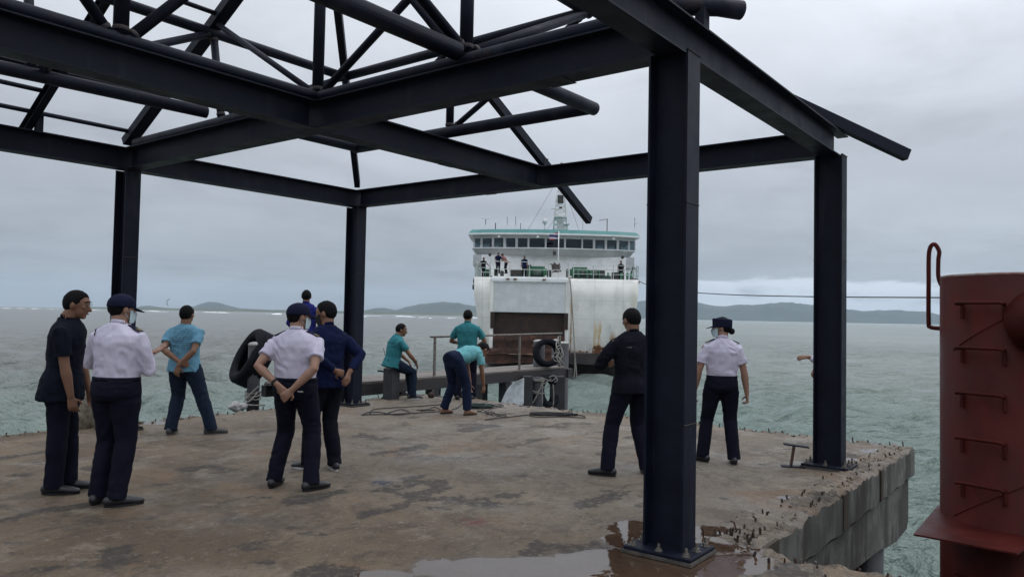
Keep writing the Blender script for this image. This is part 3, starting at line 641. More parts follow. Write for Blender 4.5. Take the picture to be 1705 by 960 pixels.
#@@FRAME@@
# ------------------------------------------------------------------ steel frame of the unfinished pavilion
ZB, ZT, ZC = 3.48, 3.77, 3.86
frame = pier_root('open_pavilion', label='unfinished dark blue steel pavilion frame of columns, beams and pipe trusses on the pier', cat='pavilion')
def pbeam(p, q, name='beam', h=ZT-ZB, w_=0.20):
    bm = bmesh.new(); extrude_profile(bm, V(p), V(q), ibeam_prof(h, w_)); return from_bm(name, bm, M_STEEL, frame)
def ppipe(p, q, r=0.055, name='truss_pipe', bend=None, weld=True):
    bm = bmesh.new(); pts = [V(p)] + ([V(x) for x in bend] if bend else []) + [V(q)]
    tube(bm, pts, r, 18); o = from_bm(name, bm, M_STEEL, frame, smooth=True)
    o.data.polygons.foreach_set('use_smooth', [len(pl.vertices) == 4 for pl in o.data.polygons]); return o
bolt_me = None
def column(a, b):
    bm = bmesh.new()
    # H section, flanges square to b
    w2, d2, tf, tw = 0.10, 0.15, 0.016, 0.012
    prof = [(-w2, -d2), (w2, -d2), (w2, -d2+tf), (tw/2, -d2+tf), (tw/2, d2-tf), (w2, d2-tf), (w2, d2), (-w2, d2), (-w2, d2-tf), (-tw/2, d2-tf), (-tw/2, -d2+tf), (-w2, -d2+tf)]
    A_ = [bm.verts.new((a+p[0], b+p[1], 0.052)) for p in prof]; B_ = [bm.verts.new((a+p[0], b+p[1], ZB)) for p in prof]
    for i in range(12): bm.faces.new((A_[i], A_[(i+1) % 12], B_[(i+1) % 12], B_[i]))
    bm.faces.new(A_[::-1]); bm.faces.new(B_)
    c = from_bm('column', bm, M_STEEL, frame)
    bm = bmesh.new(); box(bm, (a-0.20, b-0.25, 0.026), (a+0.20, b+0.25, 0.05)); bmesh.ops.bevel(bm, geom=bm.edges[:], offset=0.003, segments=1, affect='EDGES')
    from_bm('base_plate', bm, M_STEEL, c)
    bm = bmesh.new(); box(bm, (a-0.21, b-0.26, 0.004), (a+0.21, b+0.26, 0.024)); from_bm('grout_pad', bm, mat('grout', (0.05, 0.045, 0.04), (0.09, 0.08, 0.07), 12, 0.9), c)
    global bolt_me
    if bolt_me is None:
        bm = bmesh.new(); tube(bm, [(0, 0, 0), (0, 0, 0.022)], 0.021, 6); tube(bm, [(0, 0, 0.02), (0, 0, 0.058)], 0.010, 8)
        tube(bm, [(0, 0, -0.001), (0, 0, 0.004)], 0.028, 14)
        bolt_me = bpy.data.meshes.new('bolt'); bm.to_mesh(bolt_me); bm.free(); bolt_me.materials.append(M_BOLT)
    for (x, y) in ((-0.155, -0.2), (-0.155, 0), (-0.155, 0.2), (0.155, -0.2), (0.155, 0), (0.155, 0.2), (0, -0.205), (0, 0.205)):
        o = bpy.data.objects.new('bolt', bolt_me); COL.objects.link(o); o.parent = c; o.location = (a+x, b+y, 0.0505); o.rotation_euler = (0, 0, g.uniform(0, 1)); o.scale = (1, 1, g.uniform(0.8, 1.3))
    return c
for (a, b) in ((0, 0), (4, 0), (4, 8), (0, 8), (-8, 0), (-8, 8)): column(a, b)
# perimeter and cross beams; each butts against the flange of the one it meets
pbeam((-8.3, 0, ZB), (4.12, 0, ZB))                                 # right side, runs over the columns
pbeam((-8.3, 8, ZB), (4.1, 8, ZB))
pbeam((0, 0.103, ZB), (0, 7.897, ZB)); pbeam((4, 0.103, ZB), (4, 7.897, ZB)); pbeam((-8, 0.103, ZB), (-8, 7.897, ZB))
pbeam((-7.897, 4, ZB), (-0.103, 4, ZB)); pbeam((0.103, 4, ZB), (3.897, 4, ZB))
# the top flange of the right beam runs on past its web in a cut point
bm = bmesh.new(); box(bm, (4.12, -0.1, ZT-0.014), (4.36, 0.02, ZT)); bm.verts.ensure_lookup_table()
from_bm('flange_end', bm, M_STEEL, frame)
for (a, sb_) in ((-0.13, 1), (0.13, 1), (3.87, 1), (-3.9, -1)):
    bm = bmesh.new(); y0_, y1_ = sorted((0.0055*sb_, 0.094*sb_)); box(bm, (a-0.005, y0_, ZB+0.0145), (a+0.005, y1_, ZT-0.0145)); from_bm('stiffener', bm, M_STEEL, frame)
for (p_, q_) in (((1.93, 3.905, ZB-0.006), (2.17, 4.095, ZB-0.0005)), ((-0.12, 0.9, ZB-0.006), (0.12, 1.12, ZB-0.0005)), ((3.9, 4.9, ZB-0.006), (4.1, 5.1, ZB-0.0005))):
    bm = bmesh.new(); box(bm, p_, q_); from_bm('splice_plate', bm, M_STEEL, frame)
for (a, b) in ((0, 0), (4, 0), (0, 8), (4, 8)):
    for z_ in ((2.42, 0.9) if (a, b) == (0, 0) else (2.3,)):
        for sb_ in (-1, 1):
            bm = bmesh.new(); tube(bm, [(a-0.102, b+sb_*0.1515, z_), (a+0.102, b+sb_*0.1515, z_)], 0.004, 6); from_bm('weld_bead', bm, M_WELD, frame)
    for sb_ in (-1, 1):
        bm = bmesh.new(); tube(bm, [(a-0.10, b+sb_*0.152, ZB-0.004), (a+0.10, b+sb_*0.152, ZB-0.004)], 0.006, 6); from_bm('weld_bead', bm, M_WELD, frame)
ZP = ZT+0.062
# chord pipes welded along the tops of the cross beams
ppipe((-7.9, 4, ZP), (-0.02, 4, ZP), 0.06, 'chord_pipe'); ppipe((0, 7.82, ZP), (0, 0.1, ZP), 0.06, 'chord_pipe')
ppipe((0.0, 0.16, 3.88), (0.60, -0.25, 3.955), 0.072, 'chord_pipe', bend=[(0.20, 0.06, 3.93), (0.44, -0.14, 3.955)])
bm = bmesh.new(); box(bm, (0.27, -0.10, ZT+0.001), (0.37, -0.03, ZT+0.14)); from_bm('gusset_plate', bm, M_STEEL, frame)
# lower ring of the truss
ZR = 3.87
ppipe((-7.5, 6.25, ZR), (-0.27, 5.64, ZR-0.01), 0.066, 'ring_pipe'); ppipe((0.12, 5.63, ZR), (1.93, 5.62, ZR), 0.065, 'ring_pipe')
ppipe((1.95, 5.68, ZR), (2.0, 1.93, ZR), 0.070, 'ring_pipe'); ppipe((2.06, 1.93, ZR), (0.13, 1.95, ZR), 0.072, 'ring_pipe'); ppipe((-0.13, 1.96, ZR), (-7.5, 1.98, ZR), 0.080, 'ring_pipe')
# upper ring
ZU = 4.93
ppipe((-7.5, 6, ZU), (2.0, 6, ZU), 0.060, 'ring_pipe'); ppipe((2.0, 6.06, ZU), (2.0, 1.9, ZU), 0.060, 'ring_pipe'); ppipe((2.05, 2, ZU), (-7.5, 2, ZU), 0.060, 'ring_pipe')
ppipe((-7.5, 4, 6.02), (0.1, 4, 6.02), 0.06, 'ridge_pipe')
# posts
def weld(p, q, r, par):
    d = (V(q)-V(p)).normalized(); k = 0.05
    for e_, s_ in ((V(p), 1), (V(q), -1)):
        bm = bmesh.new(); tube(bm, [e_+d*s_*(k-0.018), e_+d*s_*k, e_+d*s_*(k+0.016)], [r+0.003, r+0.007, r+0.002], 12, cap=False); from_bm('weld_bead', bm, M_WELD, par, smooth=True)
_pp = ppipe
def ppipe(p, q, r=0.055, name='truss_pipe', bend=None):
    o = _pp(p, q, r, name, bend)
    if name in ('truss_post', 'truss_diagonal', 'ring_pipe'): weld(p, q, r, o)
    return o
def post(a, b, z0, z1, r=0.05, a1=None, b1=None): ppipe((a, b, z0), (a if a1 is None else a1, b if b1 is None else b1, z1), r, 'truss_post')
for a in (0, -2, -4.05, -6): post(a, 4, ZP+0.04, 5.98, 0.062 if a else 0.058)
for a in (0, -2, -4, -6): post(a, 5.82 if a else 5.78, ZR+0.06 if a else ZP+0.04, ZU-0.04, 0.045, b1=6.0)
for a in (0, -4, -6): post(a, 1.97, ZR+0.03, ZU-0.02, 0.060)
post(2, 3.98, ZR+0.05, ZU-0.03, 0.05); post(1.98, 5.66, ZR, ZU, 0.040, b1=5.98)
# diagonals
D_ = lambda p, q, r=0.04: ppipe(p, q, r, 'truss_diagonal')
D_((0, 3.93, ZP+0.03), (0, 2.05, ZU-0.02), 0.04); D_((0, 2.05, ZP+0.04), (0, 3.95, 5.95), 0.034); D_((-0.06, 3.98, ZP+0.03), (0, 5.92, 5.02), 0.033)
D_((-1.93, 4, ZP+0.03), (-0.05, 4, 5.98), 0.05); D_((-3.95, 4, ZP+0.03), (-2.05, 4, 5.98), 0.045); D_((-2.1, 4, ZP+0.03), (-3.9, 4, 5.9), 0.045)
D_((-1.95, 5.70, ZR+0.05), (-0.05, 6.0, ZU-0.02), 0.045); D_((-3.95, 5.70, ZR+0.05), (-2.05, 6.0, ZU-0.02), 0.045)
D_((0.06, 1.95, ZR+0.05), (1.95, 2.0, ZU-0.04), 0.045); D_((2.0, 3.90, ZR+0.06), (2.0, 2.06, ZU-0.03), 0.035); D_((1.99, 5.58, ZR+0.06), (2.0, 4.05, ZU-0.03), 0.04)
D_((-0.06, 1.96, ZR+0.05), (-1.95, 2.0, ZU-0.02), 0.045); D_((0.05, 5.66, ZR+0.06), (1.95, 5.98, ZU-0.03), 0.04)
# rafters (lipped channels) on small posts
def rafter(p, q, w_=0.075, h=0.125, box_=False, name='rafter'):
    bm = bmesh.new()
    if box_: extrude_profile(bm, V(p), V(q), [(-w_/2, -h/2), (w_/2, -h/2), (w_/2, h/2), (-w_/2, h/2)])
    else: extrude_profile(bm, V(p), V(q), chan_prof(w_, h))
    return from_bm(name, bm, M_STEEL, frame)
sl = 0.55
rafter((-0.02, 4, 3.88+sl*4.02), (5.33, 4, 3.88-sl*1.33), 0.085, 0.12, True)
rafter((0.0, 8.05, 3.87), (0.0, 4.1, 3.93+sl*3.95), 0.15, 0.11, True)
for a in (-1.2, -3.2, -5.2): rafter((a, 8.28, 3.92-sl*0.28), (a, 4.06, 3.96+sl*3.94), 0.09, 0.12)
for a in (-1.0, -3.2, -5.2): rafter((a-0.4, 0.0, 3.96), (a-0.4, 3.94, 3.96+sl*3.94), 0.09, 0.12) if a < -3 else None
def hip(a, b, sa, sb, ov):
    rafter((a-sa*4.0+sa*0.06, b-sb*4.0+sb*0.06, 3.90+sl*3.94), (a+sa*ov, b+sb*ov, 3.90-sl*ov), 0.095, 0.125, True, 'hip_rafter')
hip(4, 0, 1, -1, 0.66); hip(4, 8, 1, 1, 0.02)
for (a, b, z) in ((4.02, 0.02, 3.87), (4.05, 4.0, 3.83)):
    bm = bmesh.new(); box(bm, (a-0.05, b-0.05, ZT+0.001), (a+0.05, b+0.05, z+0.08)); from_bm('rafter_cleat', bm, M_STEEL, frame)
bm = bmesh.new(); box(bm, (-1.16, 7.95, ZT+0.001), (-1.08, 8.02, 4.02)); from_bm('rafter_cleat', bm, M_STEEL, frame)
for (b, a0, a1) in ((7.92, -7.5, -0.06), (7.57, -7.5, -1.22), (7.25, -7.5, -0.06), (7.18, -7.5, -0.06), (5.87, -7.5, -0.03)):
    ppipe((a0, b, 3.95+sl*(8-b)), (a1, b, 3.95+sl*(8-b)), 0.028, 'purlin')
#@@RED@@
# ------------------------------------------------------------------ red monopile with rungs
pc = at(1692, 540, 6.55); PRAD = 0.575
red = empty('red_steel_pile', (pc.x, pc.y, WATER_Z), label='tall red painted steel pile with ladder rungs standing in the water beside the pier', cat='steel pile')
ZPT = 2.03-WATER_Z; zc = lambda z: z-WATER_Z
bm = bmesh.new()
prof = [(PRAD, -5), (PRAD, ZPT-0.004), (PRAD-0.006, ZPT), (PRAD-0.028, ZPT), (PRAD-0.03, ZPT-0.006), (PRAD-0.03, ZPT-0.9)]
n = 72; rings = [[bm.verts.new((r*math.cos(2*PI*i/n), r*math.sin(2*PI*i/n), z)) for i in range(n)] for r, z in prof]
for A_, B_ in zip(rings, rings[1:]):
    for i in range(n): bm.faces.new((A_[i], A_[(i+1) % n], B_[(i+1) % n], B_[i])).smooth = True
bm.faces.new(rings[-1])
shell = from_bm('pile_shell', bm, M_RED, red)
bm = bmesh.new()
for i in range(n):
    a0, a1 = 2*PI*i/n, 2*PI*(i+1)/n
tube(bm, [V((math.cos(a)*(PRAD-0.014), math.sin(a)*(PRAD-0.014), ZPT+0.004)) for a in np.linspace(0, 2*PI, 73)], (0.016), 6, cap=False)
from_bm('rim', bm, M_REDLIP, red, smooth=True)
def helix(z_at, slope, a0, a1):
    pts = []
    for i in range(60):
        a = a0+(a1-a0)*i/59; pts.append(V((math.cos(a)*(PRAD+0.001), math.sin(a)*(PRAD+0.001), zc(z_at)+slope*(a-a0))))
    pts = [p for p in pts if p.z < ZPT-0.03]
    bm = bmesh.new(); tube(bm, pts, 0.0045, 6); from_bm('weld_seam', bm, M_RED, red, smooth=True)
for z_ in (1.5, 0.10, -1.30): helix(z_-0.1, 0.36, math.radians(185), math.radians(185+170))
def ribbed(pts, r, name='rung'):
    p = spline(pts, 8); out = []; rad = []
    L = 0
    fine = []
    for a, b in zip(p, p[1:]):
        k = max(1, int((b-a).length/0.006))
        for j in range(k): fine.append(a.lerp(b, j/k))
    fine.append(p[-1])
    rad = [r*(1.0 if i % 2 else 0.84) for i in range(len(fine))]
    bm = bmesh.new(); tube(bm, fine, rad, 8); return bm
camdir = math.atan2(-pc.y, -pc.x)                     # direction from the pile to the viewer
ld = camdir - math.radians(24)
def rung(z, ang, wd=0.40, off=0.075, drop=0.0):
    c = V((math.cos(ang), math.sin(ang), 0)); t = V((-math.sin(ang), math.cos(ang), 0))
    half = wd/2; inn = math.sqrt(PRAD**2-half**2)
    pl = c*(inn-0.01)-t*half; pr = c*(inn-0.01)+t*half
    o = c*(PRAD+off-0.02)
    q_ = lambda k, dz: t*k + c*(math.sqrt(PRAD**2-k*k)+0.014) + V((0, 0, dz))
    pts = [q_(-half+0.035, -0.125), q_(-half+0.035, -0.06), q_(-half+0.035, -0.012), o-t*(half-0.02)+V((0, 0, -0.006)), o-t*(half-0.05), o, o+t*(half-0.05), o+t*(half-0.02)+V((0, 0, -0.006)), q_(half-0.035, -0.012), q_(half-0.035, -0.06), q_(half-0.035, -0.125)]
    bm = ribbed([V((q.x, q.y, zc(z)+q.z)) for q in pts], 0.016); from_bm('rung', bm, M_RED, red, smooth=True)
for k in range(9): rung(1.80-0.372*k, ld)
# hand loop at the left of the top
lc = camdir - math.radians(91); c_ = V((math.cos(lc), math.sin(lc), 0))
lp = [c_*(PRAD-0.01)+V((0, 0, zc(1.97))), c_*(PRAD+0.012)+V((0, 0, zc(2.05))), c_*(PRAD+0.012)+V((0, 0, zc(2.20))), c_*(PRAD+0.006)+V((0, 0, zc(2.28))), c_*(PRAD+0.045)+V((0, 0, zc(2.345))), c_*(PRAD+0.085)+V((0, 0, zc(2.28))), c_*(PRAD+0.09)+V((0, 0, zc(2.0))), c_*(PRAD+0.09)+V((0, 0, zc(1.65))), c_*(PRAD+0.075)+V((0, 0, zc(1.59))), c_*(PRAD-0.02)+V((0, 0, zc(1.58)))]
from_bm('hand_loop', ribbed(lp, 0.0205), M_RED, red, smooth=True)
# branch pipe stub leaning out on the right of the shell
ba = camdir + math.radians(2); bc = V((math.cos(ba), math.sin(ba), 0)); bt = V((-math.sin(ba), math.cos(ba), 0))
bm = bmesh.new(); s0 = V((0, 0, zc(1.66)))
tube(bm, [s0+bt*0.13+bc*(PRAD-0.30), s0+bt*0.14+bc*(PRAD+0.0), s0+bt*0.24+bc*(PRAD+0.08)+V((0, 0, 0.03)), s0+bt*0.65+bc*(PRAD+0.22)+V((0, 0, 0.14))], 0.25, 40)
bm2 = bmesh.new(); tube(bm2, [s0+bt*0.15+bc*PRAD*0.97+(bt*math.cos(a)+V((0, 0, 1))*math.sin(a))*0.256-bc*0.055*math.cos(a)**2 for a in np.linspace(0, 2*PI, 49)], 0.008, 6, cap=False); from_bm('weld_seam', bm2, M_RED, red, smooth=True)
o = from_bm('branch_pipe', bm, M_RED, red, smooth=True); o.data.polygons.foreach_set('use_smooth', [len(pl.vertices) == 4 for pl in o.data.polygons])
# bracket plate
bm = bmesh.new()
p1, p2, p3, p4 = ground(1521, 888, -0.03), ground(1562, 840, -0.03), ground(1790, 862, -0.03), ground(1694, 920, -0.03)
up_ = [bm.verts.new(p-V((pc.x, pc.y, WATER_Z))) for p in (p1, p2, p3, p4)]
lo_ = [bm.verts.new(v.co-V((0, 0, 0.014))) for v in up_]
bm.faces.new(up_); bm.faces.new(lo_[::-1])
for i in range(4): bm.faces.new((up_[i], lo_[i], lo_[(i+1) % 4], up_[(i+1) % 4]))
from_bm('bracket_plate', bm, M_RED, red)
for ang in ():
    c = V((math.cos(ang), math.sin(ang), 0)); t = V((-math.sin(ang), math.cos(ang), 0)); bm = bmesh.new()
    q = [c*(PRAD-0.02)+V((0, 0, zc(-0.045))), c*(PRAD+0.16)+V((0, 0, zc(-0.05))), c*(PRAD+0.02)+V((0, 0, zc(-0.75))), c*(PRAD-0.02)+V((0, 0, zc(-0.75)))]
    a_ = [bm.verts.new(x-t*0.006) for x in q]; b_ = [bm.verts.new(x+t*0.006) for x in q]
    bm.faces.new(a_[::-1]); bm.faces.new(b_)
    for i in range(4): bm.faces.new((a_[i], a_[(i+1) % 4], b_[(i+1) % 4], b_[i]))
    from_bm('bracket_gusset', bm, M_RED, red)

# I-beam offcut standing on the deck
bc_ = ground(1320, 777)
ib = empty('beam_offcut', bc_, -0.25, label='short rusty I shaped steel offcut standing on the deck beside a column', cat='steel offcut')
bm = bmesh.new(); box(bm, (-0.125, -0.05, 0), (0.125, 0.05, 0.014)); from_bm('bottom_flange', bm, M_STEEL, ib)
bm = bmesh.new(); box(bm, (-0.12, -0.045, 0.235), (0.145, 0.055, 0.249), Matrix.Rotation(0.09, 4, 'Y')); from_bm('top_flange', bm, M_STEEL, ib)
bm = bmesh.new(); extrude_profile(bm, V((-0.02, 0, 0.014)), V((0.012, 0, 0.236)), [(-0.045, -0.011), (0.045, -0.011), (0.045, 0.011), (-0.045, 0.011)], V((1, 0, 0))); from_bm('web', bm, mat('offcut_rust', (0.07, 0.035, 0.022), (0.03, 0.022, 0.02), 9, 0.8), ib)
#@@WALK@@
# ------------------------------------------------------------------ timber walkway on piles
walk = pier_root('walkway', label='weathered timber walkway on piles running out from the pier to the mooring posts', cat='walkway')
ZW = 0.32; BW0, BW1, AW0, AW1 = 8.62, 9.78, 3.45, 11.8
nb = 6; wd = (BW1-BW0)/nb
plank_cache = {}
for i in range(nb):
    a = AW0 + (0.0 if i % 2 else -0.15); k = 0
    while a < AW1-0.2:
        L = min(2.8 if (i+k) % 2 else 3.4, AW1-a+ (0.05 if i % 3 else -0.06)); k += 1
        bm = bmesh.new(); hz = g.uniform(-0.004, 0.006)
        box(bm, (a+0.006, BW0+i*wd+0.007, ZW-0.045+hz), (a+L-0.006, BW0+(i+1)*wd-0.007, ZW+hz)); bmesh.ops.bevel(bm, geom=bm.edges[:], offset=0.004, segments=1, affect='EDGES')
        from_bm('plank', bm, M_WOOD, walk); a += L
for b in (BW0+0.02, BW1-0.14):
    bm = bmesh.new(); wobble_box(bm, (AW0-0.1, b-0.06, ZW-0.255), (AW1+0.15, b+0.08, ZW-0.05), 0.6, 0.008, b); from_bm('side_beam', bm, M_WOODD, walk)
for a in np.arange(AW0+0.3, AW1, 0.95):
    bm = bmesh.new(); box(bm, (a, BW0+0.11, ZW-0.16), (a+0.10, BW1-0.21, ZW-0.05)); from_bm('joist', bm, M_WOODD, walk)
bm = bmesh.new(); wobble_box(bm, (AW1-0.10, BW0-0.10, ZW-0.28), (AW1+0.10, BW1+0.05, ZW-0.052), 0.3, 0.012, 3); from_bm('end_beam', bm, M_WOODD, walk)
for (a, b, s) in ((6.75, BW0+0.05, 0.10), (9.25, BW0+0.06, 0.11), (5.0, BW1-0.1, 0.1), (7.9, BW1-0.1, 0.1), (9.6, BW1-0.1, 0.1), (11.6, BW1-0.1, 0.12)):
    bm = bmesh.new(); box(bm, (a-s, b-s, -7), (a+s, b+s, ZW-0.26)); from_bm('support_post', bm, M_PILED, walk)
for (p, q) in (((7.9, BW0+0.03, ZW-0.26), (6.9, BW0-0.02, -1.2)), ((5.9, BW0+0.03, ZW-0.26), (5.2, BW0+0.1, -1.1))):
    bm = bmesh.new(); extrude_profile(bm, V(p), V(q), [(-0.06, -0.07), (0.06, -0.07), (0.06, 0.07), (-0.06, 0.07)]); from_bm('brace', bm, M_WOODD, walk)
# handrail
def wp(px, b, z):  # point on the walkway's near edge under an image column
    best = None
    for a in np.arange(2, 13, 0.01):
        q = W(a, b, z) - V((0, 0, CAM_H)); x = PW/2+F_PX*q.dot(cam_r)/q.dot(fw)
        if best is None or abs(x-px) < best[0]: best = (abs(x-px), a)
    return best[1]
ra = [wp(724, BW0+0.05, 0.8), wp(865, BW0+0.05, 0.8), wp(932, BW0+0.05, 0.8)]
RT = ZW+0.84
bm = bmesh.new(); tube(bm, [(ra[0]-0.14, BW0+0.05, RT-0.015), (ra[1], BW0+0.05, RT+0.01), (ra[2]+0.1, BW0+0.05, RT+0.03)], 0.022, 10); from_bm('handrail', bm, M_RAIL, walk, smooth=True)
for a, dr in zip(ra, (0.03, 0.045, 0.06)):
    bm = bmesh.new(); box(bm, (a-0.022, BW0+0.03, ZW+0.001), (a+0.022, BW0+0.07, RT-0.02)); from_bm('rail_post', bm, M_RAIL, walk)

def pile_thing(name, base_z, a, b, top, r, label, square=False, cat='mooring post', m=M_PILE, group=None):
    root = empty(name, W(a, b, 0), PIER_RZ, label=label, cat=cat, group=group)
    bm = bmesh.new()
    if square: box(bm, (-r, -r, base_z), (r, r, top)); bmesh.ops.bevel(bm, geom=bm.edges[:], offset=0.012, segments=2, affect='EDGES')
    else: tube(bm, [(0, 0, base_z), (0, 0, top)], r, 24)
    o = from_bm('shaft', bm, m, root, smooth=not square)
    bm = bmesh.new(); ellipsoid(bm, (0, 0, top), (r*1.06, r*1.06, 0.05), None, 18, 8); from_bm('cap', bm, M_CAPC, root, smooth=True)
    return root
def lathe(bm, prof, n=48):
    R = [[bm.verts.new((z, r*math.cos(2*PI*i/n), r*math.sin(2*PI*i/n))) for i in range(n)] for r, z in prof]
    m = len(prof)
    for j in range(m):
        A_, B_ = R[j], R[(j+1) % m]
        for i in range(n): bm.faces.new((A_[i], A_[(i+1) % n], B_[(i+1) % n], B_[i]))
def tyre(name, centre, axis, Ro, wd, label, group=None):
    k = Ro
    prof = [(0.60*k, -0.30*wd), (0.66*k, -0.46*wd), (0.80*k, -0.56*wd), (0.93*k, -0.50*wd), (0.985*k, -0.40*wd)]
    for z in (-0.25, -0.05, 0.15):
        prof += [(1.0*k, (z-0.08)*wd), (1.0*k, z*wd), (0.975*k, (z+0.015)*wd), (0.975*k, (z+0.05)*wd)]
    prof += [(1.0*k, 0.30*wd), (0.985*k, 0.40*wd), (0.93*k, 0.50*wd), (0.80*k, 0.56*wd), (0.66*k, 0.46*wd), (0.60*k, 0.30*wd), (0.64*k, 0.25*wd), (0.90*k, 0.40*wd), (0.93*k, 0.0), (0.90*k, -0.40*wd), (0.64*k, -0.25*wd)]
    bm = bmesh.new(); lathe(bm, prof)
    o = from_bm(name, bm, M_RUBBER, None, smooth=True, label=label, cat='tyre', group=group)
    o.location = centre; o.rotation_mode = 'QUATERNION'; o.rotation_quaternion = V(axis).normalized().to_track_quat('X', 'Z'); return o
# left bollard with a big tyre looped on it
lb = ground(421, 672)
q = Pinv @ lb
pile_thing('mooring_post', -0.4, q.x, q.y, 1.03, 0.105, 'grey concrete mooring post on the pier edge with a big tyre leaning on it', group='mooring posts on the pier')
tyre('tyre', at(421, 596, 13.62), (-0.74, -0.52, 0.44), 0.53, 0.34, 'big black tyre slung on the mooring post behind the officers')
def loop_rope(c, r, turns, rr, m, name, label, cat='rope', squash=1.0, seed=0, zamp=0.02):
    gg = random.Random(seed); pts = []
    for i in range(int(turns*9)):
        a = i/9*2*PI; k = 1+gg.uniform(-.13, .13)
        pts.append(V((c[0]+r*k*math.cos(a), c[1]+r*k*squash*math.sin(a), c[2]+zamp*gg.random()+0.004*i/9)))
    return from_bm(name, rope_bm(pts, rr), m, None, smooth=True, label=label, cat=cat)
bb = W(q.x, q.y, 0)
bm = bmesh.new()
for k in range(3):
    tube(bm, spline([bb+V((0.125*math.cos(a)*1.02, 0.125*math.sin(a), 0.10+0.05*k+0.02*math.sin(a*2+k))) for a in np.linspace(0, 2*PI, 9)], 4), 0.014, 6)
tube(bm, spline([bb+V((0.10, -0.10, 0.2)), bb+V((0.02, -0.2, 0.08)), bb+V((-0.12, -0.25, 0.02)), bb+V((-0.22, -0.2, 0.02))], 6), 0.014, 6)
tube(bm, spline([bb+V((0.12, -0.08, 0.32)), bb+V((0.0, -0.16, 0.18)), bb+V((-0.08, -0.22, 0.04)), bb+V((0.1, -0.3, 0.015)), bb+V((0.3, -0.28, 0.02))], 6), 0.014, 6)
from_bm('mooring_rope', bm, M_ROPEW, None, smooth=True, label='pale rope knotted round the foot of the mooring post holding the big tyre', cat='rope')
bm = bmesh.new(); wobble_box(bm, (q.x+0.12, B_LEFT-0.05, 0.002), (3.4, B_LEFT+0.13, 0.20), 0.3, 0.01, 7)
kb = from_bm('timber_baulk', bm, M_WOODD, None, label='dark timber baulk lying along the pier edge beside the rope tied post', cat='timber'); kb.location = P0; kb.rotation_euler = (0, 0, PIER_RZ)
for i, (px, py, r_) in enumerate(((392, 682, 0.11), (403, 680, 0.08))):
    bm = bmesh.new(); bmesh.ops.create_icosphere(bm, subdivisions=3, radius=r_); c = ground(px, py)
    for v in bm.verts: v.co = v.co*(1+0.35*float(fbm(v.co.x*14+i*3, v.co.y*14, v.co.z*14, 3))); v.co.z *= 0.8
    o = from_bm('rock', bm, M_CAPC, None, smooth=False, label=('larger' if i == 0 else 'smaller')+' pale lump of broken concrete at the foot of the tyre post', cat='rock'); o.location = c+V((0, 0, r_*0.45))
# stump between the two men on the left
sc_ = ground(142, 712); bm = bmesh.new()
tube(bm, [(0, 0, -0.1), (0.01, 0, 0.25), (0.04, 0, 0.62)], [0.12, 0.10, 0.085], 14)
for v in bm.verts: v.co += V((1, 1, 0))*0.03*float(fbm(v.co.x*12, v.co.y*12, v.co.z*9, 3))
o = from_bm('concrete_stump', bm, mat('chipped_stump', (0.30, 0.26, 0.20), (0.15, 0.13, 0.10), 14, 0.9, bump=0.6, bscale=60), None, smooth=True, label='rough broken concrete stump between the two men at the far left', cat='stump'); o.location = sc_
# seat bollard
q7 = Pinv @ ground(651, 664)
seat = pile_thing('bollard', -0.3, q7.x, q7.y, 0.585, 0.115, 'square concrete bollard with a man in teal sitting on it', True, 'bollard')
bm = bmesh.new(); tube(bm, [at(629, 617, 14.45), at(645, 618.5, 14.55)], 0.016, 8); from_bm('steel_bar', bm, M_STEEL, None, label='short dark bar sticking out beside the seated man', cat='bar')
# cluster at the walkway's end
def pl(px, pyt, Y): return at(px, pyt, Y)
for (px, pyt, Y, r_, lab) in ((898, 568, 19.7, 0.15, 'round grey mooring pile left of the hanging tyre at the walkway end'), (926, 567, 21.4, 0.12, 'thin round mooring pile farthest back behind the white rope knot'), (938, 571, 20.9, 0.15, 'round grey mooring pile right of the white rope knot')):
    p = at(px, pyt, Y); qq = Pinv @ V((p.x, p.y, 0)); pile_thing('mooring_pile', -7, qq.x, qq.y, p.z, r_, lab, cat='mooring pile', group='mooring piles at the end of the walkway')
tyre('tyre', at(911, 587, 19.25), (0.25, -1.0, 0.15), 0.36, 0.26, 'black tyre hanging upright against the mooring piles at the walkway end')
tyre('tyre', at(912, 651, 18.9), (0.75, -0.6, 0.1), 0.42, 0.22, 'dark tyre hanging under the end of the walkway between two posts')
for (px, w_, Y, yt, lab) in ((878, 0.115, 18.2, 626, 'dark square post under the walkway beside the white shell'), (928, 0.165, 19.2, 626, 'thick dark post under the outer end of the walkway')):
    p = at(px, 640, Y); bm = bmesh.new(); box(bm, (-w_, -w_, -4.2), (w_, w_, at(px, yt, Y).z)); o = from_bm('fender_post', bm, M_PILED, None, label=lab, cat='post'); o.location = (p.x, p.y, 0); o.rotation_euler = (0, 0, 0.1)
p = at(896, 640, 18.3); bm = bmesh.new()
tube(bm, [(0, 0, -1.8), (0, 0, -1.2), (0, 0, -0.5), (0, 0, 0.16)], 0.125, 24)
fd = empty('fender_drum', (p.x, p.y, 0), label='grey cylindrical fender drum strapped under the walkway end', cat='fender'); from_bm('drum', bm, M_PILE, fd, smooth=True)
for z in (0.08, -0.22, -0.55):
    bm = bmesh.new(); tube(bm, [V((math.cos(a)*0.13, math.sin(a)*0.13, z)) for a in np.linspace(0, 2*PI, 25)], 0.014, 6, cap=False); from_bm('band', bm, M_ROPEW, fd, smooth=True)
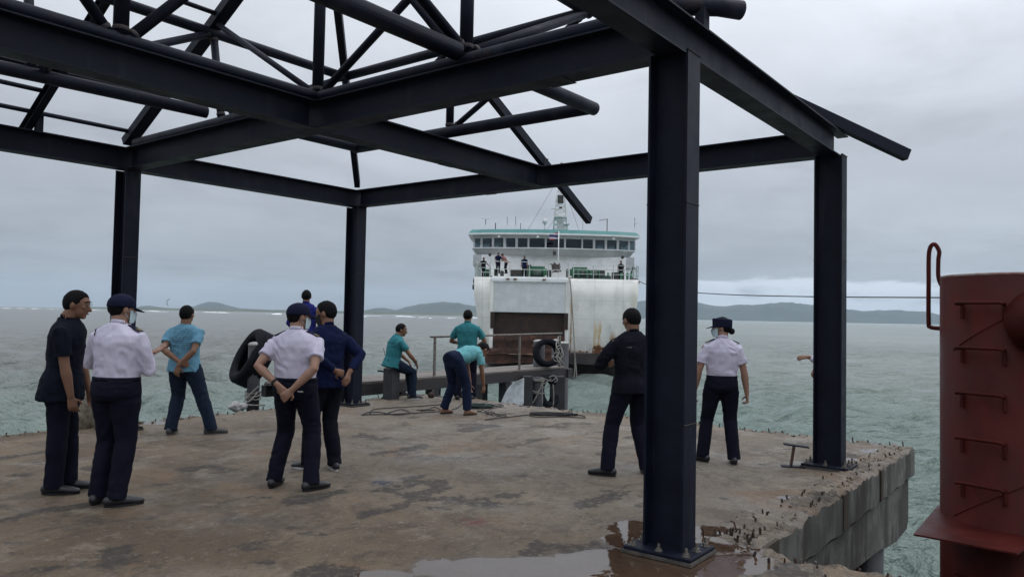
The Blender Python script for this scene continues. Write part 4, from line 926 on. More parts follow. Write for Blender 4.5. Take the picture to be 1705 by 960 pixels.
# white rope knot and lashings
bm = bmesh.new(); gg = random.Random(11); c = at(931, 588, 18.9)
for k in range(3):
    cc = c+V((gg.uniform(-.06, .06), gg.uniform(-.05, .05), gg.uniform(-.10, .10))); rx, rz = gg.uniform(0.05, 0.11), gg.uniform(0.07, 0.14)
    tube(bm, spline([cc+V((rx*math.cos(a), 0.05*math.sin(a*2), rz*math.sin(a))) for a in np.linspace(0, 2*PI, 10)], 4), 0.012, 6)
tube(bm, spline([at(930, 560, 18.8), at(926, 575, 18.5), at(931, 585, 18.45), at(925, 594, 18.4), at(919, 592, 18.5)], 6), 0.013, 6)
tube(bm, spline([at(929, 592, 18.45), at(934, 600, 18.4), at(940, 607, 18.5)], 5), 0.015, 6); tube(bm, spline([at(926, 594, 18.45), at(931, 603, 18.4), at(936, 609, 18.5)], 5), 0.015, 6)
from_bm('mooring_rope', bm, M_ROPEW, None, smooth=True, label='tangled white rope knot tied to the piles at the walkway end', cat='rope')
bm = bmesh.new()
for (pts) in ([(885, 628), (893, 632), (905, 630), (918, 634), (926, 628)], [(886, 650), (895, 652), (903, 641), (918, 630)], [(886, 672), (893, 660), (900, 645), (907, 632)], [(902, 632), (903, 650), (903, 672)], [(900, 640), (908, 646), (915, 640)], [(914, 628), (922, 625), (928, 632), (923, 636)], [(921, 640), (922, 660), (921, 676)]):
    tube(bm, spline([at(x, y, 18.12) for x, y in pts], 5), 0.012, 6)
from_bm('lashing_rope', bm, M_ROPEW, None, smooth=True, label='grey lashing ropes wound round the drum under the walkway end', cat='rope')
# white shell
bm = bmesh.new(); c = at(872, 668, 17.3); n1, n2 = 18, 14
rows = []
for i in range(n1+1):
    u = i/n1; z = -0.9+1.42*u; hw = 0.62*math.sqrt(max(0, 1-u**2.1))+0.02; row = []
    for j in range(n2+1):
        v = j/n2; row.append(bm.verts.new((-hw*v, 0.02-0.22*math.sin(v*PI*0.5)*(1-u*0.5), z)))
    rows.append(row)
for a_, b_ in zip(rows, rows[1:]):
    for j in range(n2): bm.faces.new((a_[j], a_[j+1], b_[j+1], b_[j]))
o = from_bm('white_shell', bm, M_FOAMW, None, smooth=True, label='white curved plastic shell leaning in the water beside the walkway posts', cat='shell'); o.location = c
sm_ = o.modifiers.new('solid', 'SOLIDIFY'); sm_.thickness = 0.02

# ropes and coils on the deck
def gp(px, py, z=0.012): p = ground(px, py, 0.0); return V((p.x, p.y, z))
def deck_rope(paths, r, m, name, label, cat='rope'):
    bm = bmesh.new()
    for pts in paths: tube(bm, spline([gp(x, y, r+0.006+0.004*(i % 2)) for i, (x, y) in enumerate(pts)], 6), r, 6)
    return from_bm(name, bm, m, None, smooth=True, label=label, cat=cat)
deck_rope([[(603, 692), (612, 688), (630, 687), (645, 690), (662, 692), (678, 690), (680, 686), (668, 683), (650, 687), (640, 691), (622, 691), (603, 692)], [(616, 689), (622, 683), (650, 680), (690, 678), (738, 674)], [(640, 691), (690, 689), (733, 686)], [(694, 684), (712, 683), (722, 679), (730, 681), (736, 685)], [(700, 685), (725, 684)]], 0.009, M_ROPED, 'loose_rope', 'thin dark rope lying in loose loops left of the bending man')
deck_rope([[(752, 683), (762, 680), (768, 674), (778, 668)]], 0.008, M_ROPED, 'loose_rope', 'short dark rope end held between the bending man feet')
def coil(px, py, rx, ry, turns, r, m, label, seed, lay=3):
    gg = random.Random(seed); c = ground(px, py); bm = bmesh.new()
    for l_ in range(lay):
        pts = []
        for i in range(turns*10+1):
            a = i/10*2*PI+gg.uniform(-.1, .1); k = 0.45+0.55*gg.random()
            pts.append(c+V((rx*k*math.cos(a), ry*k*math.sin(a), 0.012+l_*r*1.5+gg.uniform(0, r*1.5))))
        tube(bm, spline(pts, 4), r, 6)
    return from_bm('rope_coil', bm, m, None, smooth=True, label=label, cat='rope coil')
coil(797, 678, 0.27, 0.22, 6, 0.009, M_ROPEG, 'dark green heaped rope coil right of the bending man sandals', 1)
coil(922, 691, 0.40, 0.13, 5, 0.010, M_ROPED, 'long flat black rope coil lying nearest the far pier edge', 2, 2)
deck_rope([[(808, 700), (830, 697), (850, 695), (880, 692), (900, 690)], [(882, 694), (900, 696), (940, 695), (972, 697), (970, 693), (955, 692)]], 0.009, M_ROPED, 'loose_rope', 'tail of thin black rope running to the flat coil')
bm = bmesh.new()
_wl = []
for (px, py, r_) in ((815, 689, 0.075), (818, 691, 0.07), (835, 694, 0.08), (801, 686, 0.06), (825, 676, 0.1), (830, 677, 0.09)):
    c = gp(px, py, 0.02); _wl += [c+V((r_*math.cos(a), r_*math.sin(a)*1.3, 0.015*math.sin(a*2))) for a in np.linspace(0, 2*PI, 22)]
tube(bm, _wl, 0.006, 5)
from_bm('wire_loops', bm, M_WIRE, None, smooth=True, label='small springy black wire loops beside the green rope coil', cat='wire')
bm = bmesh.new(); ellipsoid(bm, gp(718, 662, 0.05), (0.07, 0.05, 0.06), None, 12, 8); tube(bm, [gp(718, 662, 0.1), gp(722, 661, 0.14)], 0.015, 6)
from_bm('shackle', bm, M_REBAR, None, smooth=True, label='small dark iron lump lying near the far deck corner', cat='iron fitting')
deck_rope([[(724, 660), (740, 662), (752, 663)]], 0.008, M_ROPED, 'loose_rope', 'short dark cord beside the small iron lump')
#@@FERRY@@
# ------------------------------------------------------------------ ferry
ferry = empty('ferry', SHIP, label='white car ferry with teal roof and rusty bow door coming in to the pier', cat='ferry')
def fb(name, lo, hi, m, parent=ferry, bev=0.0, **kw):
    bm = bmesh.new(); box(bm, lo, hi)
    if bev: bmesh.ops.bevel(bm, geom=bm.edges[:], offset=bev, segments=2, affect='EDGES')
    return from_bm(name, bm, m, parent, **kw)
def ft(name, pts, r, m, parent=ferry, n=8, **kw):
    bm = bmesh.new(); tube(bm, pts, r, n); return from_bm(name, bm, m, parent, smooth=n > 6, **kw)
KX = 58/F_PX
def fx(px, Y=58.0): return (px-927)*Y/F_PX + (Y-58)*3.42/58*0
def fz(px, py, Y=58.0):
    p = at(px, py, Y); return p.z-WATER_Z
def fX(px, Y=58.0): return at(px, 500, Y).x-SHIP.x
LSHIP = 46
def hull_outline(z):
    """half-section outline in plan at height z: list of (x,y)"""
    t = min(1, max(0, z/7.6))
    hw = 4.95+1.40*min(1, t*1.25)**0.7 if z > 0 else 4.95+z*0.5
    front = 1.5*max(0, 1-t*1.3)**2.0 if z > 0 else 1.5-z*1.2
    rad = 1.2-0.6*t
    pts = []
    for i in range(7):
        a = PI/2*i/6; pts.append((hw-rad+rad*math.sin(a), front+rad-rad*math.cos(a)))
    return hw, front, pts
bm = bmesh.new(); zs = [-1.5, 0, 0.5, 1.0, 1.5, 1.82, 1.84, 2.6, 3.6, 4.8, 6.2, 7.55]; rings = []
for z in zs:
    hw, fr, p = hull_outline(z)
    right = [(x, y) for x, y in p]; left = [(-x, y) for x, y in p][::-1]
    full = [(-hw+0.6, LSHIP), (-hw, LSHIP-6)] + left + right + [(hw, LSHIP-6), (hw-0.6, LSHIP)]
    rings.append([bm.verts.new((x, y, z)) for x, y in full])
for j, (A_, B_) in enumerate(zip(rings, rings[1:])):
    n = len(A_)
    for i in range(n):
        f = bm.faces.new((A_[i], A_[(i+1) % n], B_[(i+1) % n], B_[i])); f.material_index = 1 if zs[j+1] <= 1.84 else 0; f.smooth = zs[j] > 2
bm.faces.new(rings[-1])
hull = from_bm('hull', bm, [M_HULL, M_BLACKH], ferry)
# bow door frame and panels (their own relief in front of the hull plating)
xl, xr = fX(822), fX(941)
YF = -0.28
zt, zp, zl = fz(882, 463), fz(882, 520), fz(882, 578)
fb('door_jamb', (xl-0.28, YF-0.10, 2.1), (xl, 1.2, zt-0.02), M_HULL, bev=0.05); fb('door_jamb', (xr, YF-0.10, 2.1), (xr+0.28, 1.2, zt-0.02), M_HULL, bev=0.05)
fb('door_header', (xl-0.30, YF-0.14, zt-0.42), (xr+0.32, 1.2, zt+0.10), M_SUPER, bev=0.14)
fb('upper_panel', (xl+0.003, YF, zp), (xr-0.003, 0.9, zt-0.43), M_PANEL, bev=0.01)
for x in (fX(857), fX(845), fX(905)): fb('hinge_lug', (x-0.12, YF-0.24, zt-0.16), (x+0.12, YF-0.15, zt-0.05), M_RUSTD)
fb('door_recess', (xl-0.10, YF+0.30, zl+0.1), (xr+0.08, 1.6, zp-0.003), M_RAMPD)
bm = bmesh.new(); vs = [(xl-0.02, YF+0.05, zl+0.9), (xr-0.02, YF+0.05, zl+0.9), (xr-0.25, YF-0.22, zl-0.15), (xl+0.1, YF-0.22, zl-0.15)]
a_ = [bm.verts.new(v) for v in vs]; b_ = [bm.verts.new((v[0], v[1]+0.22, v[2])) for v in vs]
bm.faces.new(a_); bm.faces.new(b_[::-1])
for i in range(4): bm.faces.new((a_[i], b_[i], b_[(i+1) % 4], a_[(i+1) % 4]))
from_bm('ramp', bm, M_RAMP, ferry)
for k in range(9):
    x = xl+0.35+k*(xr-xl-0.7)/8; fb('ramp_rib', (x-0.04, YF-0.30, zl-0.08), (x+0.04, YF-0.18, zl+0.86), M_RAMP)
fb('ramp_cross_rib', (xl+0.06, YF-0.3, zl+0.46), (xr-0.2, YF-0.2, zl+0.54), M_RAMPD)
for s_, x in ((1, xl), (-1, xr)): fb('door_corner', (x-0.10+(-0.12 if s_ > 0 else 0.02), YF-0.15, zp-1.25), (x+0.10+(0.0 if s_ > 0 else 0.12), YF+0.1, zp), M_RAMPD)
# battered rusty sill in front of the ramp
bm = bmesh.new(); wobble_box(bm, (fX(811), -1.5, fz(880, 603)), (fX(946), 1.4, zl-0.10), 0.5, 0.16, 5); from_bm('bow_sill', bm, M_RAMP, ferry)
bm = bmesh.new(); wobble_box(bm, (fX(812), -1.75, fz(880, 588)), (fX(905), -1.40, zl-0.45), 0.5, 0.12, 9); from_bm('fender_timber', bm, mat('splintered_timber', (0.09, 0.07, 0.055), (0.16, 0.10, 0.06), 4, 0.9), ferry)
bm = bmesh.new(); wobble_box(bm, (fX(946), -0.15, 1.05), (fX(1040), 2.5, 1.86), 0.5, 0.05, 2); from_bm('rubbing_strake', bm, M_BLACKH, ferry)
for (px, py, r_) in ((993, 578, 0.16), (999, 577, 0.17), (1014, 577, 0.13), (1020, 572, 0.10), (1005, 580, 0.14), (950, 585, 0.10), (980, 586, 0.09), (968, 585, 0.07), (1035, 584, 0.10)):
    z = fz(px, py); y = hull_outline(z)[1]; bm = bmesh.new(); bmesh.ops.create_icosphere(bm, subdivisions=3, radius=r_)
    for v in bm.verts: v.co *= 1+0.5*float(fbm(v.co.x*5+px, v.co.y*5, v.co.z*5, 3)); v.co.y *= 0.2; v.co += V((fX(px), y-0.01, z))
    from_bm('rust_scab', bm, M_RUSTD, ferry, smooth=False)
ft('plating_seam', [(fX(946.5), -0.04, z) for z in (2.0, 3.4)] + [(fX(946.5), -0.04, 7.6)], 0.03, M_RUSTD)
# foredeck edge rail
ZD = 7.56
def railing(pts, h=1.05, bars=3, name='railing'):
    for a, b in zip(pts, pts[1:]):
        a, b = V(a), V(b); bm = bmesh.new(); L = (b-a).length; k = max(1, round(L/1.35))
        for i in range(k+1): p = a.lerp(b, i/k); tube(bm, [p, p+V((0, 0, h))], 0.028, 6)
        for j in range(bars): dz = V((0, 0, h*(j+1)/bars)); tube(bm, [a+dz, b+dz], 0.022, 6)
        from_bm(name, bm, M_RAILW, ferry)
hw, fr, p_ = hull_outline(7.5); p_ = p_[1::2]
railing([(xr+0.6, 0.1, ZD)] + [(x-0.05, y, ZD) for x, y in p_] + [(hw-0.1, 12, ZD)])
railing([(xl-0.35, 0.1, ZD)] + [(-x+0.05, y, ZD) for x, y in p_] + [(-hw+0.1, 12, ZD)])
railing([(xl-0.3, 0.1, zt+0.10), (xr+0.2, 0.1, zt+0.10)], 1.15, 2)
# deckhouse
YD = 4.6
def FX(px, dy): return fX(px, 58+dy)
def FZ(py, dy, px=927): return fz(px, py, 58+dy)
zb_, zb0 = FZ(425.5, YD), ZD
hwD = 6.0
fb('deckhouse', (-hwD, YD+0.3, ZD+0.002), (hwD, 40, zb_), M_SUPER)
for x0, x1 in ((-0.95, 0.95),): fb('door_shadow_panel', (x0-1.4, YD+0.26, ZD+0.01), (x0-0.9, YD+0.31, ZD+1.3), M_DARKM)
fb('upper_deckhouse', (-5.2, 18, zb_+0.002), (5.2, 38, zb_+1.3), M_SUPER)
# bridge: faceted front
zw0, zw1, ztrim, zroof = FZ(414, 4), FZ(397, 4), FZ(391.5, 4), FZ(382.5, 4)
hwB = 6.72
facet = [(-hwB, 6.2), (-hwB, 5.15), (-5.1, 4.55), (-2.0, 4.08), (0, 4.0), (2.0, 4.08), (5.1, 4.55), (hwB, 5.15), (hwB, 6.2)]
def yb(x):
    x = abs(x)
    for (x0, y0), (x1, y1) in zip(facet[4:8], facet[5:8]):
        if x <= x1+1e-6: return y0+(y1-y0)*(x-x0)/(x1-x0)
    return 5.15
def ring_band(name, z0, z1, off, m, bot=None, closed_back=11.0, ztilt=0.0):
    bm = bmesh.new()
    o = [(x*(1+off/hwB), y-off) for x, y in facet[1:-1]] + [(hwB+off, closed_back), (-hwB-off, closed_back)]
    bo = o if bot is None else [(x*(1+bot/hwB), y-bot) for x, y in facet[1:-1]] + [(hwB+bot, closed_back), (-hwB-bot, closed_back)]
    A_ = [bm.verts.new((x, y, z0)) for x, y in bo]; B_ = [bm.verts.new((x, y, z1)) for x, y in o]; n = len(o)
    for i in range(n): bm.faces.new((A_[i], A_[(i+1) % n], B_[(i+1) % n], B_[i]))
    bm.faces.new(A_[::-1]); bm.faces.new(B_); return from_bm(name, bm, m, ferry)
ring_band('bridge_band', zb_+0.004, zw0-0.002, 0.0, M_BAND, bot=-0.35)
ring_band('window_sill_strip', zw0, zw0+0.05, 0.10, M_SUPER)
ring_band('bridge_header', zw1+0.002, ztrim-0.002, 0.0, M_BAND)
ring_band('roof_trim', ztrim, ztrim+0.12, 0.42, M_SUPER)
ring_band('roof', ztrim+0.122, zroof, 0.12, M_TEAL, bot=0.40)
wins = [(75, 130), (150, 240), (262, 350), (375, 465), (488, 580), (597, 743), (760, 925), (942, 1090), (1105, 1200), (1223, 1313), (1337, 1430), (1455, 1545), (1565, 1620)]
wx = [((780+a/5.683-927)*62.3/F_PX, (780+b/5.683-927)*62.3/F_PX) for a, b in wins]
z0w, z1w = zw0+0.052, zw1
def facet_panel(name, x0, x1, z0, z1, d0, d1, m, par=ferry):
    bm = bmesh.new(); y0_, y1_ = yb(x0), yb(x1)
    v = [bm.verts.new(q) for q in ((x0, y0_+d0, z0), (x1, y1_+d0, z0), (x1, y1_+d0, z1), (x0, y0_+d0, z1), (x0, y0_+d1, z0), (x1, y1_+d1, z0), (x1, y1_+d1, z1), (x0, y0_+d1, z1))]
    for f in ((0, 1, 2, 3), (7, 6, 5, 4), (0, 4, 5, 1), (1, 5, 6, 2), (2, 6, 7, 3), (3, 7, 4, 0)): bm.faces.new([v[i] for i in f])
    return from_bm(name, bm, m, par)
edges = [-hwB] + [x for w_ in wx for x in w_] + [hwB]
for i in range(0, len(edges), 2): facet_panel('window_post', edges[i]+0.001, edges[i+1]-0.001, z0w, z1w-0.001, 0.0, 0.12, M_BAND)
for (a, b) in wx:
    wn = facet_panel('window', a, b, z0w, z0w+0.035, 0.02, 0.10, M_BAND)
    facet_panel('pane', a+0.01, b-0.01, z0w+0.036, z1w-0.002, 0.05, 0.062, M_GLASS, wn)
fb('bridge_back_wall', (-3.9, 8.2, z0w), (3.9, 8.3, z1w-0.003), M_DARKM)
for x in (-5.2, 5.6, 4.6): fb('bridge_console', (x-0.2, 7.0, z0w), (x+0.2, 7.4, z1w-0.003), M_DARKM)
fb('bridge_bench', (-4.6, 7.6, z0w), (-4.2, 8.0, z0w+0.5), M_DARKM)
for x in (-6.3, 6.3): fb('wing_box', (x-0.40, 4.98, zb_-0.9), (x+0.40, 7.5, zb_+0.002), M_BAND)
for (cx2, cy2) in ((306, 247), (673, 247), (1398, 262)): x = (780+cx2/5.683-927)*62/F_PX; fb('vent_box', (x-0.10, yb(x)-0.35, zw1+0.02), (x+0.10, yb(x)-0.02, zw1+0.2), M_SUPER)
for x in (-5.3, 5.65): ft('floodlight', [(x, 4.6, zb_-0.05), (x, 4.35, zb_-0.02)], 0.13, M_DARKM)
bm = bmesh.new(); box(bm, (-0.14, 3.5, zb_-0.02), (0.10, 3.95, zb_+0.28)); from_bm('bridge_horn', bm, M_DARKM, ferry)
# mast
YM = 7.0
def mz(py): return fz(930, py, 58+YM)
def mx(px): return fX(px, 58+YM)
mb, mt = zroof+0.002, mz(296); cxm = mx(930.5)
def mw(z): t = (z-mb)/(mt-mb); return 0.58*(1-t)+0.27*t
mast = empty('mast', (0, 0, 0), parent=ferry)
for sx in (-1, 1):
    for sy in (-1, 1): ft('mast_leg', [(cxm+sx*mw(mb), YM+sy*0.5, mb), (cxm+sx*mw(mt), YM+sy*0.24, mt)], 0.045, M_MAST, mast)
lv = np.linspace(mb, mt, 13)
for i, z in enumerate(lv):
    w_ = mw(z); d = 0.5*(1-(z-mb)/(mt-mb))+0.24*(z-mb)/(mt-mb); bm = bmesh.new()
    for (p, q_) in (((-w_, -d), (w_, -d)), ((w_, -d), (w_, d)), ((w_, d), (-w_, d)), ((-w_, d), (-w_, -d))): tube(bm, [(cxm+p[0], YM+p[1], z), (cxm+q_[0], YM+q_[1], z)], 0.028, 6)
    if i < 12:
        z2 = lv[i+1]; w2 = mw(z2); tube(bm, [(cxm-w_, YM-d, z), (cxm+w2, YM-d, z2)], 0.024, 6); tube(bm, [(cxm+w_, YM-d, z), (cxm-w2, YM-d, z2)], 0.024, 6); tube(bm, [(cxm-w_, YM+d, z), (cxm+w2, YM+d, z2)], 0.024, 6)
    from_bm('lattice', bm, M_MAST, mast)
fb('mast_core', (cxm-0.30, YM-0.12, mb), (cxm+0.30, YM+0.12, mz(366)), M_MAST, mast)
ft('crosstree', [(mx(914.5), YM, mz(348)), (cxm, YM, mz(347)), (mx(943.5), YM, mz(344))], 0.035, M_MAST, mast)
fb('radar_platform', (mx(920), YM-0.8, mz(363)), (mx(940), YM+0.6, mz(361)), M_MAST, mast)
fb('radar', (cxm-0.28, YM-0.75, mz(340)), (cxm+0.2, YM-0.3, mz(327)), M_DARKM, mast)
fb('mast_lamp', (cxm-0.14, YM-0.75, mz(349)), (cxm+0.10, YM-0.55, mz(346)), M_DARKM, mast)
fb('side_platform', (mx(936), YM-0.6, mz(374)), (mx(945.5), YM+0.3, mz(373)), M_MAST, mast); fb('side_box', (mx(937), YM-0.4, mz(382)), (mx(943), YM+0.2, mz(374.2)), M_MAST, mast)
ft('mast_top', [(cxm, YM, mt), (mx(931), YM, mz(276))], 0.07, M_MAST, mast); ft('top_light', [(mx(931), YM, mz(276)), (mx(931), YM, mz(271))], 0.10, M_DARKM, mast)
fb('top_bracket', (mx(928), YM-0.15, mz(279)), (mx(935), YM+0.15, mz(277)), M_SUPER, mast)
for (p, q_) in (((mx(929), YM, mz(292)), (FX(876, 5), 5, zroof)), ((mx(932), YM, mz(300)), (FX(968, 12), 12, zroof)), ((mx(929), YM, mz(352)), (FX(908, 5), 5, zroof))): ft('stay', [p, q_], 0.012, M_WIRE, mast, 5)
# antennas on the bridge roof
def ant(px, pyt, pyb, r=0.02, name='antenna', foot=0.0):
    o = empty(name, (0, 0, 0), parent=ferry); x = FX(px, 5.5); z1_ = fz(px, pyt, 63.5); z0_ = zroof
    ft('rod', [(x, 5.5, z0_+(0.5 if foot else 0)), (x, 5.5, z1_)], r, M_DARKM, o, 6)
    if foot:
        for s in (-foot, foot): ft('foot', [(x+s, 5.5, z0_), (x, 5.5, z0_+0.62)], 0.016, M_MAST, o, 6)
    return o
a0 = ant(806, 364, 382, 0.03, 'wind_sensor', 0.28)
x0 = FX(806, 5.5); zt_ = fz(806, 364, 63.5)
ft('arm', [(x0-0.26, 5.5, zt_+0.08), (x0-0.12, 5.5, zt_-0.02), (x0, 5.5, zt_-0.02), (x0+0.26, 5.5, zt_+0.05)], 0.03, M_MAST, a0); ft('cup', [(x0-0.28, 5.5, zt_+0.02), (x0-0.28, 5.5, zt_+0.16)], 0.05, M_MAST, a0); ft('cup', [(x0+0.28, 5.5, zt_), (x0+0.28, 5.5, zt_+0.12)], 0.05, M_MAST, a0)
ant(822.5, 371, 382, 0.04); ant(842, 361, 382, 0.02, foot=0.16); ant(856, 360, 382, 0.02, foot=0.16); ant(864.5, 371, 382, 0.025); ant(968.5, 352, 384, 0.012)
fb('roof_plate', (FX(814, 5.5), 5.2, zroof+0.003), (FX(829, 5.5), 5.8, zroof+0.07), M_DARKM)
a0 = ant(1009, 364, 384, 0.035, 'yagi_antenna'); ft('boom', [(FX(995.5, 5.5), 5.5, fz(995, 367, 63.5)), (FX(1009, 5.5), 5.5, fz(1009, 364.5, 63.5))], 0.022, M_DARKM, a0, 6)
a0 = ant(1055, 362, 386, 0.02, foot=0.18); ft('arm', [(FX(1054, 5.5), 5.5, fz(1055, 371, 63.5)), (FX(1060, 5.5), 5.5, fz(1060, 371, 63.5))], 0.05, M_MAST, a0, 6)
sl_ = empty('searchlight', (0, 0, 0), parent=ferry); x = FX(905, 5); zz = fz(905, 368.5, 63)
ft('drum', [(x, 4.8, zz), (x, 5.3, zz+0.03)], 0.21, M_DARKM, sl_, 16); ft('stand', [(x, 5, zroof), (x, 5, zz-0.2)], 0.07, M_SUPER, sl_); ft('lamp_ring', [(x, 4.77, zz), (x, 4.8, zz)], 0.23, M_MAST, sl_, 16)
# flagstaff, flag and net bundle at the bow
xs = fX(928.5, 59); fs = empty('flagstaff', (0, 0, 0), parent=ferry)
ft('staff', [(xs, 1.0, zt+0.1), (xs, 1.0, fz(928, 385, 59))], 0.035, M_SUPER, fs)
bm = bmesh.new(); zf1, zf0 = fz(921, 386.5, 59), fz(921, 397.5, 59); nx, nz_ = 12, 8; rr_ = []
for i in range(nx+1):
    u = i/nx; rr_.append([bm.verts.new((xs-0.05-0.68*u, 1.0+0.09*math.sin(u*7), zf0+(zf1-zf0)*j/nz_-0.10*u+0.03*math.sin(u*6+1))) for j in range(nz_+1)])
for a_, b_ in zip(rr_, rr_[1:]):
    for j in range(nz_): bm.faces.new((a_[j], b_[j], b_[j+1], a_[j+1]))
from_bm('flag', bm, M_FLAG, fs, smooth=True)
bm = bmesh.new(); gg = random.Random(3); c = V((fX(925, 59), 0.9, fz(925, 447, 59)))
for k in range(26):
    a0_ = V((gg.uniform(-.45, .38), gg.uniform(-.2, .2), gg.uniform(-.45, .5)*(1 if k % 2 else 0.6))); tube(bm, spline([c+a0_, c+a0_*0.2+V((gg.uniform(-.1, .1), 0, gg.uniform(-.2, .3))), c+V((gg.uniform(-.4, .4), gg.uniform(-.2, .2), gg.uniform(-.35, .35)))], 4), 0.05, 5)
from_bm('net_bundle', bm, M_BROWN, ferry)
# winches and gear on the foredeck
def winch(x, y, w_, big=True):
    o = empty('winch', (x, y, ZD), parent=ferry)
    if big:
        fb('housing', (-w_/2, -0.5, 0.18), (w_/2, 0.5, 1.02), M_GREEN, o, 0.16)
    ft('drum', [(-w_*0.3, -0.75, 0.38), (w_*0.3, -0.75, 0.38)], 0.30, M_GREEND, o, 16)
    for s in (-1, 1): ft('drum_flange', [(s*w_*0.32, -0.75, 0.38), (s*w_*0.32+0.06*s, -0.75, 0.38)], 0.42, M_GREEN, o, 20)
    fb('bed', (-w_/2-0.1, -1.1, 0.0), (w_/2+0.1, 0.55, 0.14), M_GREEND, o)
winch(FX(893, 2.6), 2.6, 1.55); winch(FX(964, 2.6), 2.6, 1.5); winch(FX(968, 1.2), 1.4, 0.8, False); winch(FX(988, 2.0), 2.0, 0.9, False); winch(FX(812, 2), 2.2, 0.5, False)
for (px0, px1, h, y, m_) in ((849, 871, 0.75, 3.2, M_DARKM), (910, 917, 0.8, 3.2, M_DARKM), (942, 946, 0.9, 3.0, M_DARKM), (979, 1006, 0.85, 3.4, M_DARKM), (1018, 1038, 0.7, 3.0, M_DARKM), (1000, 1016, 0.35, 2.0, M_GREEND), (822, 828, 0.75, 2.4, M_GREEND), (832, 838, 0.55, 1.2, M_DARKM)):
    fb('deck_locker', (FX(px0, y), y-0.3, ZD+0.002), (FX(px1, y), y+0.3, ZD+h), m_, bev=0.04)
for px in (1044, 1050, 1034, 1012): ft('mooring_bitt', [(FX(px, 2.2), 2.2, ZD), (FX(px, 2.2), 2.2, ZD+0.62)], 0.10, M_GREEN, ferry, 12)
ft('davit', [(FX(1050, 2.5), 2.5, ZD), (FX(1051, 2.5), 2.5, ZD+0.8), (FX(1053, 2.5), 2.3, ZD+1.1), (FX(1056, 2.5), 2.0, ZD+0.9)], 0.06, M_GREEND, ferry)
bm = bmesh.new(); gg = random.Random(8); c = V((fX(1056, 59.5), 1.3, 7.5))
for k in range(14): a0_ = V((gg.uniform(-.5, .4), gg.uniform(-.3, .1), gg.uniform(-.25, .25))); tube(bm, spline([c+a0_, c+V((gg.uniform(-.3, .3), -0.1, gg.uniform(-.3, .1))), c+V((gg.uniform(-.4, .4), 0, gg.uniform(-.1, .3)))], 4), 0.055, 5)
from_bm('fairlead_ropes', bm, M_BROWN, ferry)
ft('bow_anchor_bracket', [(fX(1056, 59), 1.0, 7.4), (fX(1054, 59), 0.8, 6.9), (fX(1051, 59), 0.75, 6.75)], 0.09, M_RUSTD, ferry)
for (px, py) in ((789.5, 468), (788.5, 478)): ft('side_roller', [(fX(px, 60.5), 2.5, fz(px, py, 60.5)-0.15), (fX(px, 60.5), 2.5, fz(px, py, 60.5)+0.2)], 0.12, M_DARKM, ferry, 10)
ft('side_chain', [(fX(790, 60.5), 2.4, fz(790, 466, 60.5)), (fX(788, 60.5), 2.4, fz(788, 482, 60.5))], 0.05, M_DARKM, ferry, 6)
# rope hanging from the bow
S0 = SHIP
def sp_(px, py, Y): return at(px, py, Y)
bm = bmesh.new(); tube(bm, spline([sp_(949, 464, 57.6), sp_(952, 500, 57.4), sp_(955, 550, 57.3), sp_(957.5, 598, 57.3)], 6), 0.045, 8)
tube(bm, spline([sp_(957.5, 596, 57.3), sp_(957, 612, 57.3), sp_(955.5, 630, 57.3)], 4), 0.05, 8); tube(bm, spline([sp_(957.5, 596, 57.3), sp_(959, 612, 57.3), sp_(960.5, 631, 57.3)], 4), 0.05, 8)
from_bm('hanging_rope', bm, M_ROPEW, None, smooth=True, label='long rope hanging down the ferry bow to the water', cat='rope')
# mooring line to the red pile
p0_ = sp_(1064, 468, 59.0); p1_ = V((pc.x-0.45, pc.y+0.35, 1.86)); pts = []
for i in range(25):
    t = i/24; p = p0_.lerp(p1_, t); pts.append(p-V((0, 0, 0.30*4*t*(1-t))))
bm = bmesh.new(); tube(bm, pts, [0.03*(1-i/24)+0.006*i/24 for i in range(25)], 6); from_bm('mooring_line', bm, M_WIRE, None, label='long dark mooring line stretched from the ferry towards the red pile', cat='mooring line')
# kite out over the reef
bm = bmesh.new(); kc = at(280, 503, 420)
tube(bm, spline([kc+V((0.9, 0, 1.7)), kc+V((-0.3, 0.3, 1.3)), kc+V((-0.9, 0.3, 0)), kc+V((-0.4, 0.2, -1.3)), kc+V((0.2, 0, -1.8))], 6), [(0.1+0.35*math.sin(PI*i/24), 0.12) for i in range(25)], 8)
from_bm('kite', bm, M_DARKM, None, smooth=True, label='tiny dark kitesurfing kite over the far surf', cat='kite')
#@@PEOPLE@@
# ------------------------------------------------------------------ people
SKIN_T = mat('skin_tan', (0.235, 0.125, 0.080), (0.190, 0.095, 0.058), 6, 0.5, spec=0.35)
SKIN_L = mat('skin_light_tan', (0.34, 0.20, 0.145), (0.28, 0.155, 0.105), 6, 0.5, spec=0.35)
HAIR = mat('black_hair', (0.005, 0.005, 0.006), (0.009, 0.008, 0.009), 60, 0.75, bump=0.6, bscale=160, spec=0.12)
def cloth(name, a, b, rough=0.9, bump=0.35, scale=5, **k): return mat(name, a, b, scale, rough, bump=bump, bscale=14, sheen=0.0, spec=0.12, **k)
C_WHITE = cloth('white_uniform_cloth', (0.60, 0.57, 0.69), (0.54, 0.51, 0.63))
C_BLACK = cloth('black_trouser_cloth', (0.0055, 0.0060, 0.014), (0.0085, 0.0090, 0.019))
C_NAVYC = cloth('navy_cap_cloth', (0.008, 0.010, 0.028), (0.013, 0.015, 0.038))
C_BSHIRT = cloth('black_shirt_cloth', (0.0050, 0.0065, 0.014), (0.0085, 0.0105, 0.020))
C_NAVYJ = cloth('navy_jacket_cloth', (0.0050, 0.0085, 0.036), (0.0080, 0.0125, 0.048))
C_BLUE = cloth('royal_blue_cloth', (0.013, 0.016, 0.12), (0.018, 0.022, 0.15))
C_TEAL = cloth('teal_polo_cloth', (0.030, 0.165, 0.190), (0.040, 0.195, 0.220))
